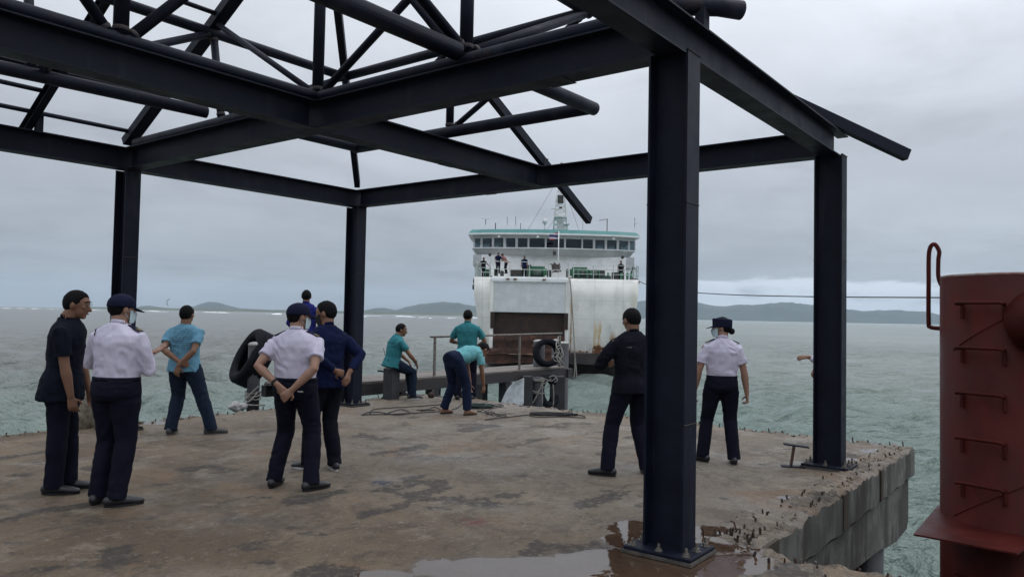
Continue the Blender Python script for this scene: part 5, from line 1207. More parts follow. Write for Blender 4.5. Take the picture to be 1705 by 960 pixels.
C_TEALL = cloth('pale_teal_shirt_cloth', (0.13, 0.36, 0.39), (0.16, 0.42, 0.45))
C_JEANS = cloth('dark_jeans_cloth', (0.010, 0.017, 0.034), (0.017, 0.026, 0.046), scale=20)
C_JEANSB = cloth('blue_jeans_cloth', (0.008, 0.013, 0.034), (0.013, 0.020, 0.048), scale=20)
C_PINK = cloth('faded_pink_cloth', (0.32, 0.15, 0.15), (0.25, 0.12, 0.12))
C_DNAVY = cloth('dark_work_cloth', (0.0055, 0.0060, 0.012), (0.009, 0.010, 0.016))
def tshirt_print(t, co, col, b):
    s = N_(t, 'ShaderNodeSeparateXYZ'); L_(t, co.outputs['Object'], s.inputs[0])
    br = N_(t, 'ShaderNodeTexBrick'); br.inputs['Scale'].default_value = 14; br.inputs['Mortar Size'].default_value = 0.0; br.inputs['Color1'].default_value = (0, 0, 0, 1); br.inputs['Color2'].default_value = (1, 1, 1, 1); br.inputs['Brick Width'].default_value = 1.1; br.inputs['Row Height'].default_value = 0.22
    mp = N_(t, 'ShaderNodeMapping'); mp.inputs['Rotation'].default_value = (PI/2, 0, 0.0); L_(t, co.outputs['Object'], mp.inputs[0]); L_(t, mp.outputs[0], br.inputs['Vector'])
    rows = math_(t, 'GREATER_THAN', math_(t, 'SINE', math_(t, 'MULTIPLY', s.outputs[2], 250)), 0.25)
    n = N_(t, 'ShaderNodeTexNoise', i_Scale=60, i_Detail=2); L_(t, co.outputs['Object'], n.inputs['Vector'])
    ink = math_(t, 'MULTIPLY', rows, math_(t, 'GREATER_THAN', n.outputs[0], 0.46))
    dx = math_(t, 'ABSOLUTE', math_(t, 'SUBTRACT', s.outputs[0], 0.02)); dz = math_(t, 'ABSOLUTE', math_(t, 'SUBTRACT', s.outputs[2], 1.25))
    m = math_(t, 'MULTIPLY', math_(t, 'LESS_THAN', dx, 0.125), math_(t, 'LESS_THAN', dz, 0.135))
    m = math_(t, 'MULTIPLY', m, math_(t, 'LESS_THAN', s.outputs[1], 0.0))
    # diagonal emblem strokes
    d = math_(t, 'SUBTRACT', math_(t, 'MULTIPLY', s.outputs[0], 1.5), math_(t, 'SUBTRACT', s.outputs[2], 1.22))
    st = math_(t, 'LESS_THAN', math_(t, 'ABSOLUTE', math_(t, 'SUBTRACT', math_(t, 'ABSOLUTE', d), 0.035)), 0.010)
    ink = math_(t, 'MAXIMUM', ink, math_(t, 'MULTIPLY', st, math_(t, 'LESS_THAN', dz, 0.11)))
    return mix_(t, math_(t, 'MULTIPLY', math_(t, 'MULTIPLY', ink, m), 0.62), col, (0.03, 0.08, 0.12))
C_TPRINT = cloth('pale_blue_tshirt_cloth', (0.125, 0.285, 0.395), (0.145, 0.32, 0.44), extra=tshirt_print)
SHOE_B = mat('black_shoe_leather', (0.008, 0.008, 0.010), (0.014, 0.014, 0.018), 8, 0.3, 0.45)
SHOE_G = mat('grey_shoe', (0.045, 0.045, 0.048), (0.08, 0.08, 0.08), 8, 0.8)
SOLE_W = mat('white_sole', (0.5, 0.5, 0.5), None, 8, 0.7)
SANDAL = mat('brown_sandal', (0.020, 0.013, 0.010), None, 8, 0.7)
MASK_B = mat('pale_blue_mask', (0.42, 0.55, 0.60), (0.48, 0.60, 0.64), 10, 0.9)
MASK_K = mat('black_mask', (0.012, 0.012, 0.014), None, 10, 0.9)
EYE = mat('eye_dark', (0.02, 0.015, 0.012), None, 10, 0.2)
LIP = mat('lips', (0.17, 0.065, 0.05), None, 10, 0.5)
GOLD = mat('gold_thread', (0.35, 0.26, 0.08), None, 30, 0.5)
_tmpo = None
def remesh(bm, vox, smooth_it=2, fold=None, fold_seed=0):
    """union of closed volumes -> one continuous skin"""
    bmesh.ops.recalc_face_normals(bm, faces=bm.faces)
    me = bpy.data.meshes.new('t'); bm.to_mesh(me); bm.free()
    o = bpy.data.objects.new('t', me); COL.objects.link(o)
    r = o.modifiers.new('r', 'REMESH'); r.mode = 'VOXEL'; r.voxel_size = vox; r.use_smooth_shade = True
    if smooth_it:
        s = o.modifiers.new('s', 'SMOOTH'); s.factor = 0.5; s.iterations = smooth_it
    dg = bpy.context.evaluated_depsgraph_get(); dg.update()
    out = bpy.data.meshes.new_from_object(o.evaluated_get(dg)); bpy.data.objects.remove(o); bpy.data.meshes.remove(me)
    if fold:
        n = len(out.vertices); co = np.empty(n*3, np.float32); no = np.empty(n*3, np.float32)
        out.vertices.foreach_get('co', co); out.vertex_normals.foreach_get('vector', no); co = co.reshape(-1, 3).astype(float); no = no.reshape(-1, 3)
        f, amp, st = fold
        w1 = fbm(co[:, 0]*f+fold_seed*7, co[:, 1]*f+fold_seed, co[:, 2]*f*st, 3)
        wx_ = fbm(co[:, 0]*2.5, co[:, 1]*2.5+fold_seed*3, co[:, 2]*2.5, 2)
        ridge = 1-np.abs(fbm(co[:, 0]*f*0.8+wx_*2, co[:, 1]*f*0.8+3, co[:, 2]*f*st*1.4+wx_*3+fold_seed, 2))*2.2
        d = amp*(0.75*w1+0.55*ridge-0.35)
        co += no*d[:, None]
        out.vertices.foreach_set('co', co.astype(np.float32).reshape(-1)); out.update()
    out.shade_smooth()
    return out
def ik(a, c, l1, l2, bend):
    d = c-a; L = min(d.length, (l1+l2)*0.9995); dn = d.normalized()
    x = (l1*l1-l2*l2+L*L)/(2*L); h = math.sqrt(max(l1*l1-x*x, 1e-6))
    b = bend-dn*bend.dot(dn)
    if b.length < 1e-5: b = dn.orthogonal()
    return a+dn*x+b.normalized()*h, a+dn*L
def person(label, loc, heading, H=1.70, build=1.05, pelvis=(0, 0, 0.93), lean=(0, 0, 1), face=(0, 1, 0), turn=0.0, tilt=0.0, headfwd=0.02,
           feet=((-0.10, 0, 8), (0.10, 0, 8)), footz=(0, 0), knee=((0, 1, 0), (0, 1, 0)), wrists=None, elbow=((-0.5, -1, 0), (0.5, -1, 0)), hands=None, curl=(0.6, 0.6),
           skin=None, top=None, bottom=None, shoes=None, sleeve=0.55, tucked=True, hem=0.0, hair='short', cap=None, mask=None, epaul=False, collar=True, extras=None, vox=0.0075, topname='shirt', belt=None, sole=None, flare=0.0, group=None, legw=1.0):
    skin = skin or SKIN_T; s = H/1.70; build *= 1.09; legw *= 1.10
    root = empty('person', loc, -heading, label=label, cat='person', group=group)
    root.scale = (s, s, s)
    u = V(lean).normalized(); f = V(face); f = (f-u*f.dot(u)).normalized(); r = f.cross(u).normalized()
    P = V(pelvis); nk = P+u*0.525
    sh = [P+u*0.408-r*0.170*build, P+u*0.408+r*0.170*build]
    hp = [P-r*0.09, P+r*0.09]
    # head frame
    hr = Quaternion((0, 0, 1), -turn); 
    upv = (u*0.35+V((0, 0, 1))*0.65).normalized() if u.z > 0.3 else (u*0.9+V((0, 0, 1))*0.1).normalized()
    hf = Quaternion(upv, -turn) @ (f-upv*f.dot(upv)).normalized(); hrt = hf.cross(upv).normalized()
    qt = Quaternion(hrt, tilt); hf = qt @ hf; hup = qt @ upv
    HM = Matrix((hrt, hf, hup)).transposed()
    hc = nk+u*0.034+upv*0.086+f*headfwd
    HS = 1.065; hf = hf*HS; hrt = hrt*HS; hup = hup*HS; HM = Matrix((hrt, hf, hup)).transposed()
    if wrists is None: wrists = ((-0.27, 0.02, 0.80), (0.27, 0.02, 0.80))
    body = bmesh.new()
    el, wr, kn, an = [], [], [], []
    for i in (0, 1):
        e, w_ = ik(sh[i], V(wrists[i]), 0.285, 0.255, V(elbow[i])); el.append(e); wr.append(w_)
        fx_, fy_, fa = feet[i]; fz_ = footz[i]; a_ = V((fx_, fy_, fz_+0.085)); k_, a2 = ik(hp[i]-u*0.0, a_, 0.435, 0.425, V(knee[i])); kn.append(k_); an.append(a_)
    # --- body skin
    tor = [(-0.09, 0.130, 0.088), (0.0, 0.148, 0.105), (0.10, 0.128, 0.095), (0.24, 0.142, 0.105), (0.37, 0.165, 0.108), (0.44, 0.125, 0.078), (0.485, 0.072, 0.055)]
    tube(body, [P+u*t for t, _, _ in tor], [(a*build, b*build) for _, a, b in tor], 20, ref=r)
    tube(body, [P+u*0.45-f*0.005, nk+u*0.02, hc-hup*0.045-hf*0.012], [0.072, 0.066, 0.062], 14, roundcap=2)
    ellipsoid(body, hc+hf*0.002+hup*0.02, (0.076, 0.094, 0.092), HM, 22, 16)
    ellipsoid(body, hc+hf*0.030-hup*0.035, (0.058, 0.062, 0.074), HM, 20, 14)
    ellipsoid(body, hc+hf*0.058-hup*0.088, (0.030, 0.026, 0.022), HM, 14, 10)
    tube(body, [hc+hf*0.084+hup*0.012, hc+hf*0.100-hup*0.020, hc+hf*0.106-hup*0.033], [0.009, 0.012, 0.017], 10, roundcap=2)
    tube(body, [hc-hrt*0.045+hf*0.078+hup*0.030, hc+hf*0.090+hup*0.030, hc+hrt*0.045+hf*0.078+hup*0.030], [0.010, 0.012, 0.010], 8, roundcap=1)
    for sg in (-1, 1):
        ellipsoid(body, hc+hrt*0.079*sg-hf*0.006-hup*0.006, (0.010, 0.019, 0.031), HM @ Matrix.Rotation(-0.35*sg, 3, 'Z'), 12, 8)
        ellipsoid(body, hc+hrt*0.040*sg+hf*0.070-hup*0.012, (0.02, 0.016, 0.018), HM, 10, 8)
    for i in (0, 1):
        sg = -1 if i == 0 else 1
        tube(body, [sh[i]-r*sg*0.05, sh[i], sh[i].lerp(el[i], 0.35), sh[i].lerp(el[i], 0.8), el[i], el[i].lerp(wr[i], 0.25), el[i].lerp(wr[i], 0.7), wr[i]], [0.048, 0.050, 0.049, 0.041, 0.039, 0.043, 0.033, 0.026], 14, roundcap=2)
        # leg
        tube(body, [hp[i]+u*0.02, hp[i].lerp(kn[i], 0.3), hp[i].lerp(kn[i], 0.85), kn[i], kn[i].lerp(an[i], 0.28), kn[i].lerp(an[i], 0.75), an[i]], [0.080, 0.080, 0.056, 0.052, 0.053, 0.038, 0.035], 14, roundcap=2)
        fa = math.radians(feet[i][2])*(sg); td = V((math.sin(fa), math.cos(fa), 0)); z0 = footz[i]
        tube(body, [V((an[i].x, an[i].y, z0+0.045))-td*0.035, V((an[i].x, an[i].y, z0+0.045))+td*0.06, V((an[i].x, an[i].y, z0+0.032))+td*0.15], [(0.034, 0.038), (0.040, 0.034), (0.036, 0.022)], 12, ref=(td.y, -td.x, 0), roundcap=2)
        # hand
        hd, hn = (V(hands[i][0]).normalized(), V(hands[i][1])) if hands and hands[i] else ((wr[i]-el[i]).normalized(), -r*sg)
        hn = (hn-hd*hn.dot(hd)).normalized(); side = hd.cross(hn)*(-1 if i == 0 else 1)      # towards the thumb
        tube(body, [wr[i]-hd*0.01, wr[i]+hd*0.035, wr[i]+hd*0.085], [(0.024, 0.018), (0.036, 0.016), (0.040, 0.014)], 12, ref=side, roundcap=2)
        cu = curl[i]
        for j, (off, L) in enumerate(((0.029, 0.068), (0.010, 0.076), (-0.010, 0.072), (-0.029, 0.056))):
            b0 = wr[i]+hd*0.083+side*off; spread = side*off*0.25
            cj = cu*(0.85+0.12*j)
            def dirn(a): return (hd*math.cos(a)+hn*math.sin(a))
            p1 = b0+(dirn(cj*0.5)*L*0.42+spread*0.4); p2 = p1+dirn(cj*1.25)*L*0.33; p3 = p2+dirn(cj*1.9)*L*0.27
            tube(body, [b0-hd*0.015, p1, p2, p3], [0.0098, 0.0092, 0.0085, 0.0074], 8, roundcap=2)
        tb = wr[i]+hd*0.025+side*0.026; t1 = tb+(hd*0.55+side*0.65+hn*0.45*cu+hn*0.1).normalized()*0.042; t2 = t1+(hd*0.85+side*0.15+hn*0.6*cu).normalized()*0.034
        tube(body, [tb-side*0.012, t1, t2], [0.014, 0.0115, 0.009], 8, roundcap=2)
    me = remesh(body, vox, 2); bo = link('body', me, skin, root)
    # --- face details
    for sg in (-1, 1):
        bm = bmesh.new(); ellipsoid(bm, hc+hrt*0.031*sg+hf*0.0835+hup*0.012, (0.013, 0.006, 0.0065), HM, 12, 8); from_bm('eye', bm, EYE, root, smooth=True)
        bm = bmesh.new(); tube(bm, [hc+hrt*0.014*sg+hf*0.098+hup*0.033, hc+hrt*0.035*sg+hf*0.093+hup*0.037, hc+hrt*0.052*sg+hf*0.078+hup*0.031], 0.0035, 6); from_bm('eyebrow', bm, HAIR, root)
    bm = bmesh.new(); tube(bm, [hc-hrt*0.022+hf*0.083-hup*0.064, hc+hf*0.094-hup*0.063, hc+hrt*0.022+hf*0.083-hup*0.064], [0.003, 0.0075, 0.003], 8, roundcap=1); from_bm('lips', bm, LIP, root, smooth=True)
    # --- hair
    if hair:
        bm = bmesh.new(); nu, nv = 64, 44; R_ = (0.081, 0.100, 0.098); rows = []
        for j in range(nv+1):
            th = PI*j/nv*0.88+0.001; row = []
            for i in range(nu):
                ph = 2*PI*i/nu; d = V((math.sin(th)*math.cos(ph), math.sin(th)*math.sin(ph), math.cos(th)))
                # hairline: low at the nape, above the ear, high at the forehead
                fr_ = d.y; line = -0.86 if fr_ < -0.45 else (-0.86+0.76*sstep(-0.45, -0.05, fr_)+0.62*sstep(0.22, 0.80, fr_))
                if hair == 'long': line -= 0.25*(1-sstep(-0.3, 0.3, fr_))
                inn = float(sstep(-0.13, 0.05, d.z-line+0.10*float(vnoise(d.x*11, d.y*11, d.z*4)))); k = 0.88+0.135*inn+0.030*inn*float(fbm(d.x*5, d.y*5, d.z*5+len(label), 2))+0.035*inn*float(vnoise(d.x*16, d.y*16, d.z*11+len(label)))+ (0.03*inn*max(0, d.z) if hair == 'thick' else 0)
                row.append(bm.verts.new(hc+hup*0.020+HM @ V((d.x*R_[0]*k, d.y*R_[1]*k-0.003, d.z*R_[2]*k))))
            rows.append(row)
        for a_, b_ in zip(rows, rows[1:]):
            for i in range(nu): bm.faces.new((a_[i], b_[i], b_[(i+1) % nu], a_[(i+1) % nu]))
        bm.faces.new(rows[-1])
        if hair == 'bun':
            ellipsoid(bm, hc-hf*0.105-hup*0.035, (0.042, 0.034, 0.036), HM, 14, 10)
        from_bm('hair', bm, HAIR, root, smooth=True)
    if cap:
        cm = bmesh.new(); nu, nv = 40, 12; rows = []
        cap_h = 0.100 if cap == 'peaked' else 0.104
        for j in range(nv+1):
            t = j/nv; row = []
            for i in range(nu):
                ph = 2*PI*i/nu
                if cap == 'peaked': rad = (1+0.04*t) if t < 0.5 else 1.02*math.sqrt(max(0, 1-((t-0.5)/0.5)**2.4)); z = cap_h*(t/0.62 if t < 0.5 else 0.806+0.194*math.sin((t-0.5)*PI))+0.014*math.sin(ph)*t*(1-t)*2-0.012
                else: rad = math.sqrt(max(0, 1-t**2.6)); z = cap_h*t + 0.010*math.sin(ph)*t*(1-t)
                row.append(cm.verts.new(hc+hup*(0.016)+HM @ V((0.090*rad*math.cos(ph), 0.106*rad*math.sin(ph)-0.004, z))))
            rows.append(row)
        for a_, b_ in zip(rows, rows[1:]):
            for i in range(nu): cm.faces.new((a_[i], a_[(i+1) % nu], b_[(i+1) % nu], b_[i]))
        cm.faces.new(rows[0][::-1])
        bmesh.ops.remove_doubles(cm, verts=cm.verts, dist=0.0005)
        co_ = from_bm('cap', cm, C_NAVYC, root, smooth=True)
        vm_ = bmesh.new(); n = 14; rows = []
        for sgn in (0, 1):
            row_o, row_i = [], []
            for i in range(n+1):
                ph = math.radians(28+124*i/n); zz = -0.004*sgn
                row_i.append(vm_.verts.new(hc+hup*0.018+HM @ V((0.086*math.cos(ph), 0.102*math.sin(ph), zz))))
                ext = 0.070*math.sin(math.radians(180*i/n))**0.6
                row_o.append(vm_.verts.new(hc+hup*0.018+HM @ V((0.088*math.cos(ph), 0.104*math.sin(ph)+ext, zz-0.028*(ext/0.07)))))
            rows.append((row_i, row_o))
        for k in range(n):
            (ai, ao), (bi, bo_) = rows
            vm_.faces.new((ai[k], ai[k+1], ao[k+1], ao[k])); vm_.faces.new((bi[k], bo_[k], bo_[k+1], bi[k+1])); vm_.faces.new((ao[k], ao[k+1], bo_[k+1], bo_[k]))
        from_bm('visor', vm_, C_NAVYC, co_, smooth=True)
    if mask:
        bm = bmesh.new(); rows = []
        for j in range(9):
            t = j/8; row = []
            for i in range(13):
                a = math.radians(-78+156*i/12); bulge = 0.016*math.sin(PI*t)*math.cos(a)**2
                row.append(bm.verts.new(hc+HM @ V((0.067*math.sin(a), 0.018+(0.083+bulge-0.012*t)*math.cos(a)+0.004, -0.004-0.098*t))))
            rows.append(row)
        for a_, b_ in zip(rows, rows[1:]):
            for i in range(12): bm.faces.new((a_[i], a_[i+1], b_[i+1], b_[i]))
        for sg in (-1, 1):
            for zz in (-0.02, -0.075):
                tube(bm, [hc+HM @ V((0.064*sg, 0.035, zz)), hc+HM @ V((0.083*sg, -0.012, -0.012+(zz+0.02)*0.3))], 0.0018, 5)
        from_bm('mask', bm, mask, root, smooth=True)
    # --- shirt / jacket
    sb = bmesh.new(); ex = 0.013
    lowt = 0.05 if tucked else -0.13-hem
    st_ = [(0.53, 0.068, 0.070), (0.512, 0.090, 0.078), (0.490, 0.128, 0.090), (0.468, 0.160, 0.100), (0.43, 0.188, 0.116), (0.37, 0.198, 0.130), (0.24, 0.170, 0.126), (0.10, 0.160, 0.120)]
    st_ += [(0.05, 0.158, 0.122)] if tucked else [(0.02, 0.176+flare*0.3, 0.142+flare*0.3), (-0.07, 0.188+flare*0.6, 0.156+flare*0.8), (min(lowt, -0.09), 0.190+flare, 0.158+flare*1.2)]
    tube(sb, [P+u*t for t, _, _ in st_], [(a*build, b*build) for _, a, b in st_], 24, ref=r)
    for i in (0, 1):
        sg = -1 if i == 0 else 1
        pth = [sh[i]-r*sg*0.08-u*0.01, sh[i]-u*0.005, sh[i].lerp(el[i], 0.25), sh[i].lerp(el[i], 0.45)]; rd = [0.072, 0.066, 0.068, 0.068]
        if sleeve <= 1.0: pth += [sh[i].lerp(el[i], sleeve*0.85), sh[i].lerp(el[i], sleeve)]; rd += [0.068, 0.070]
        else:
            pth += [el[i], el[i].lerp(wr[i], (sleeve-1)*0.5), el[i].lerp(wr[i], (sleeve-1))]; rd += [0.058, 0.053, 0.044]
        tube(sb, pth, rd, 16)
    me = remesh(sb, 0.010, 3, (10.0, 0.0150, 0.8), len(label) % 13)
    so_ = link(topname, me, top, root)
    if collar:
        bm = bmesh.new(); ring = []
        for j, (rr, dz) in enumerate(((0.068, -0.008), (0.064, 0.028), (0.060, 0.030), (0.058, 0.0))):
            ring.append([bm.verts.new(nk-u*0.004+r*(rr*math.cos(a))+f*(rr*1.02*math.sin(a))+u*(dz-0.012*math.sin(a))) for a in np.linspace(0, 2*PI, 25)[:-1]])
        for a_, b_ in zip(ring, ring[1:]+ring[:1]):
            for i in range(24): bm.faces.new((a_[i], a_[(i+1) % 24], b_[(i+1) % 24], b_[i]))
        from_bm('collar', bm, top, so_, smooth=True)
    if epaul:
        for i in (0, 1):
            sg = -1 if i == 0 else 1
            c = P+u*0.484+r*sg*0.122*build; M = Matrix((r*sg, f, u)).transposed() @ Matrix.Rotation(0.42, 3, 'Y')
            bm = bmesh.new(); box(bm, (-0.055, -0.025, 0.006), (0.062, 0.025, 0.015), Matrix.Translation(c) @ M.to_4x4())
            eo = from_bm('epaulette', bm, C_NAVYC, so_)
            for k in (0, 1, 2): bm = bmesh.new(); box(bm, (0.052-0.016*k, -0.0255, 0.0152), (0.058-0.016*k, 0.0255, 0.0165), Matrix.Translation(c) @ M.to_4x4()); from_bm('stripe', bm, GOLD, eo) if k < 3 else None
    # --- trousers
    tb_ = bmesh.new(); top_t = 0.085 if tucked else 0.06
    tube(tb_, [P+u*top_t, P+u*0.02, P-u*0.05, P-u*0.10], [(0.163*build, 0.126*build), (0.170*build, 0.135*build), (0.172*build, 0.138*build), (0.150*build, 0.115*build)], 24, ref=r)
    for i in (0, 1):
        dn = (an[i]-kn[i]).normalized(); cuff = an[i]-V((0, 0, 0.035)) if sole != 'sandal' else an[i]-V((0, 0, 0.0))
        tube(tb_, [hp[i]+u*0.01, hp[i].lerp(kn[i], 0.25), hp[i].lerp(kn[i], 0.7), kn[i], kn[i].lerp(an[i], 0.35), kn[i].lerp(an[i], 0.8), cuff], [0.098, 0.100*legw, 0.080*legw, 0.072*legw, 0.072*legw, 0.066*legw, 0.067*legw], 18)
    me = remesh(tb_, 0.011, 3, (9.0, 0.0090, 0.85), (len(label)*3) % 17)
    to_ = link('trousers', me, bottom, root)
    if belt:
        bm = bmesh.new(); tube(bm, [P+u*0.062, P+u*0.094], [(0.164*build, 0.127*build), (0.163*build, 0.126*build)], 32, ref=r); from_bm('belt', bm, belt, to_, smooth=True)
    # --- shoes
    for i in (0, 1):
        sg = -1 if i == 0 else 1; fa = math.radians(feet[i][2])*sg; td = V((math.sin(fa), math.cos(fa), 0)); tr = V((td.y, -td.x, 0)); z0 = footz[i]; b0 = V((an[i].x, an[i].y, z0))
        if sole == 'sandal':
            bm = bmesh.new(); n = 18; out = []
            for k in range(n): a = 2*PI*k/n; out.append(b0+td*(0.055+0.135*math.cos(a))+tr*(0.046*math.sin(a)))
            A_ = [bm.verts.new(q+V((0, 0, 0.001))) for q in out]; B_ = [bm.verts.new(q+V((0, 0, 0.018))) for q in out]
            bm.faces.new(A_); bm.faces.new(B_[::-1])
            for k in range(n): bm.faces.new((A_[k], A_[(k+1) % n], B_[(k+1) % n], B_[k]))
            tube(bm, [b0+td*0.10+tr*0.044+V((0, 0, 0.015)), b0+td*0.085+V((0, 0, 0.07)), b0+td*0.10-tr*0.044+V((0, 0, 0.015))], (0.012, 0.004) and 0.008, 6)
            from_bm('sandal', bm, shoes, root, smooth=False); continue
        bm = bmesh.new()
        tube(bm, [b0+td*-0.062+V((0, 0, 0.046)), b0+td*0.0+V((0, 0, 0.05)), b0+td*0.07+V((0, 0, 0.042)), b0+td*0.14+V((0, 0, 0.033)), b0+td*0.185+V((0, 0, 0.028))], [(0.036, 0.042), (0.040, 0.048), (0.045, 0.038), (0.046, 0.030), (0.036, 0.022)], 14, ref=tr, roundcap=3)
        tube(bm, [b0-td*0.01+V((0, 0, 0.05)), b0-td*0.008+V((0, 0, 0.11))], [0.046, 0.044], 12)
        for v in bm.verts: v.co.z = max(v.co.z, z0+0.008)
        so2 = from_bm('shoe', bm, shoes, root, smooth=True)
        bm = bmesh.new(); n = 22; out = []
        for k in range(n): a = 2*PI*k/n; wv = 0.042*math.sin(a)*(1.08 if math.cos(a) > 0 else 0.92); out.append(b0+td*(0.058+0.148*math.cos(a))+tr*wv)
        A_ = [bm.verts.new(q+V((0, 0, 0.001))) for q in out]; B_ = [bm.verts.new(q+V((0, 0, 0.016 if sole is None else 0.022))) for q in out]
        bm.faces.new(A_); bm.faces.new(B_[::-1])
        for k in range(n): bm.faces.new((A_[k], A_[(k+1) % n], B_[(k+1) % n], B_[k]))
        from_bm('sole', bm, sole or shoes, so2)
    if extras: extras(root, dict(P=P, u=u, f=f, r=r, sh=sh, el=el, wr=wr, hc=hc, hf=hf, hup=hup, hrt=hrt, nk=nk, so=so_, to=to_))
    return root
def gl(px, py): p = ground(px, py); return (p.x, p.y, 0)
R_ = math.radians

# 1 man in black shirt, far left, facing right
def glasses(root, k):
    bm = bmesh.new(); hc, hf, hup, hrt = k['hc'], k['hf'], k['hup'], k['hrt']
    for sg in (-1, 1):
        tube(bm, [hc+hrt*(0.031*sg+0.02*math.cos(a))+hf*0.100+hup*(0.010+0.015*math.sin(a)) for a in np.linspace(0, 2*PI, 15)], 0.0014, 5)
        tube(bm, [hc+hrt*0.052*sg+hf*0.098+hup*0.013, hc+hrt*0.080*sg+hf*0.0+hup*0.010], 0.0015, 5)
    from_bm('glasses', bm, M_BOLT, root)
person('man in black short sleeved shirt and glasses facing the officer at the far left', gl(103, 818), R_(75), 1.76, build=1.02, feet=((-0.09, 0.02, 4), (0.09, -0.04, 4)), pelvis=(0, -0.03, 0.945), lean=(0, 0.06, 1), turn=R_(4), tilt=R_(-4), headfwd=0.05,
       wrists=((-0.25, 0.12, 0.82), (0.20, 0.10, 0.78)), elbow=((-0.6, -1, 0), (0.7, -0.9, 0)), curl=(0.5, 0.75), top=C_BSHIRT, bottom=C_BLACK, shoes=SHOE_B, sleeve=0.72, tucked=False, hem=0.04, flare=0.006, extras=glasses, vox=0.0065, hair='short')
# 2 officer with lanyard
def lanyard(root, k):
    P, u, f, r, nk = k['P'], k['u'], k['f'], k['r'], k['nk']
    bm = bmesh.new(); tube(bm, spline([nk+r*0.07-f*0.03+u*0.0, nk-f*0.077-u*0.01, nk-r*0.07-f*0.095-u*0.05, nk-r*0.13-f*0.105-u*0.10, nk-r*0.155-f*0.112-u*0.155], 6), 0.0045, 6)
    tube(bm, [nk-r*0.13-f*0.12-u*0.10, nk-r*0.12-f*0.115-u*0.045], 0.004, 6)
    from_bm('lanyard', bm, C_BLACK, k['so'])
    bm = bmesh.new(); box(bm, (-0.03, -0.003, -0.007), (0.03, 0.003, 0.007), Matrix.Translation(P+r*0.085-f*0.132-u*0.03)); from_bm('pocket_tag', bm, M_BOLT, k['to'])
person('officer in white long sleeved shirt, dark cap and black shoulder lanyard, raising one hand', gl(186, 838), R_(12), 1.735, build=1.10, feet=((-0.115, -0.02, 10), (0.09, -0.06, 42)), pelvis=(0, 0, 0.935), lean=(0.0, 0.02, 1), turn=R_(27), tilt=R_(-3),
       wrists=((-0.17, 0.29, 1.10), (0.10, 0.25, 1.20)), elbow=((-1, -0.5, -0.6), (0.42, -0.3, -1)), hands=(None, ((0.62, 0.62, 0.45), (0, -0.4, 1))), curl=(0.5, 0.25), skin=SKIN_L, top=C_WHITE, bottom=C_BLACK, shoes=SHOE_B, sleeve=1.9, cap='ball', mask=MASK_B, epaul=True, belt=C_BLACK, extras=lanyard, vox=0.0065, legw=1.05)
# 3 man in printed blue T-shirt
person('man in pale blue printed T-shirt standing legs apart with hands behind his back', gl(303, 722), R_(2), 1.70, build=1.06, feet=((-0.14, -0.03, 5), (0.36, 0.06, 62)), pelvis=(0, 0, 0.905), turn=R_(4),
       wrists=((0.02, -0.205, 0.955), (0.02, -0.215, 0.90)), elbow=((-1, -0.55, 0), (1, -0.55, 0)), hands=(((0.9, -0.1, -0.3), (0, 1, 0)), ((-0.15, -0.1, -1), (0, 1, 0))), curl=(0.9, 0.7), top=C_TPRINT, bottom=C_JEANS, shoes=SHOE_G, sleeve=0.62, tucked=False, hem=-0.05, topname='t_shirt', collar=False, legw=1.1)
# 4 officer, hands behind back
def watch(root, k):
    bm = bmesh.new(); w_, e = k['wr'][0], k['el'][0]; d = (e-w_).normalized(); tube(bm, [w_+d*0.018, w_+d*0.038], 0.036, 14); from_bm('wristwatch', bm, MASK_K, root, smooth=True)
    P, u, f, r = k['P'], k['u'], k['f'], k['r']
    bm = bmesh.new(); box(bm, (-0.04, -0.003, -0.006), (0.04, 0.003, 0.006), Matrix.Translation(P+r*0.10-f*0.145-u*0.02)); from_bm('pocket_edge', bm, SOLE_W, k['to'])
person('officer in white short sleeved shirt and dark cap with both hands clasped behind', gl(488, 812), R_(10), 1.72, build=1.12, feet=((-0.19, 0.0, 6), (0.19, -0.04, 30)), pelvis=(-0.005, 0, 0.91), turn=R_(38), tilt=R_(-2),
       wrists=((-0.085, -0.205, 0.955), (0.075, -0.225, 0.915)), elbow=((-1, -0.4, 0), (1, -0.45, 0)), hands=(((0.75, -0.15, -0.65), (0.3, 0.9, 0)), ((-0.7, -0.15, -0.7), (-0.3, 0.9, 0))), curl=(0.55, 0.6), skin=SKIN_L, top=C_WHITE, bottom=C_BLACK, shoes=SHOE_B, sleeve=0.60, cap='ball', mask=MASK_B, epaul=True, belt=C_BLACK, extras=watch, vox=0.0065)
# 5 man in navy jacket
person('man in dark navy jacket and black mask talking beside the officer with clasped hands', gl(540, 782), R_(-52), 1.735, build=1.02, feet=((-0.10, 0.14, 10), (0.08, -0.06, 25)), pelvis=(0, 0, 0.93), lean=(0, 0.03, 1), turn=R_(-30), tilt=R_(-6),
       wrists=((-0.06, -0.20, 1.01), (0.09, -0.235, 0.99)), elbow=((-1, -0.4, 0), (1, -0.4, 0.0)), hands=(((0.8, -0.1, -0.3), (0, 1, 0)), ((-0.55, -0.3, -0.75), (0, 1, 0.1))), curl=(0.8, 0.5), skin=SKIN_T, top=C_NAVYJ, bottom=C_DNAVY, shoes=SHOE_B, sole=SOLE_W, sleeve=1.88, tucked=False, hem=-0.03, topname='jacket', hair='thick', mask=MASK_K, vox=0.007)
# 6 man in royal blue on the walkway
q6 = W(3.85, 9.15, ZW+0.002)
person('man in royal blue shirt standing on the walkway behind the navy jacket man', q6, R_(-8), 1.70, feet=((-0.1, 0, 8), (0.1, 0, 8)), top=C_BLUE, bottom=C_BLACK, shoes=SHOE_B, sleeve=1.6, tucked=False, wrists=((-0.2, 0.2, 1.0), (0.2, 0.2, 1.0)), vox=0.012)
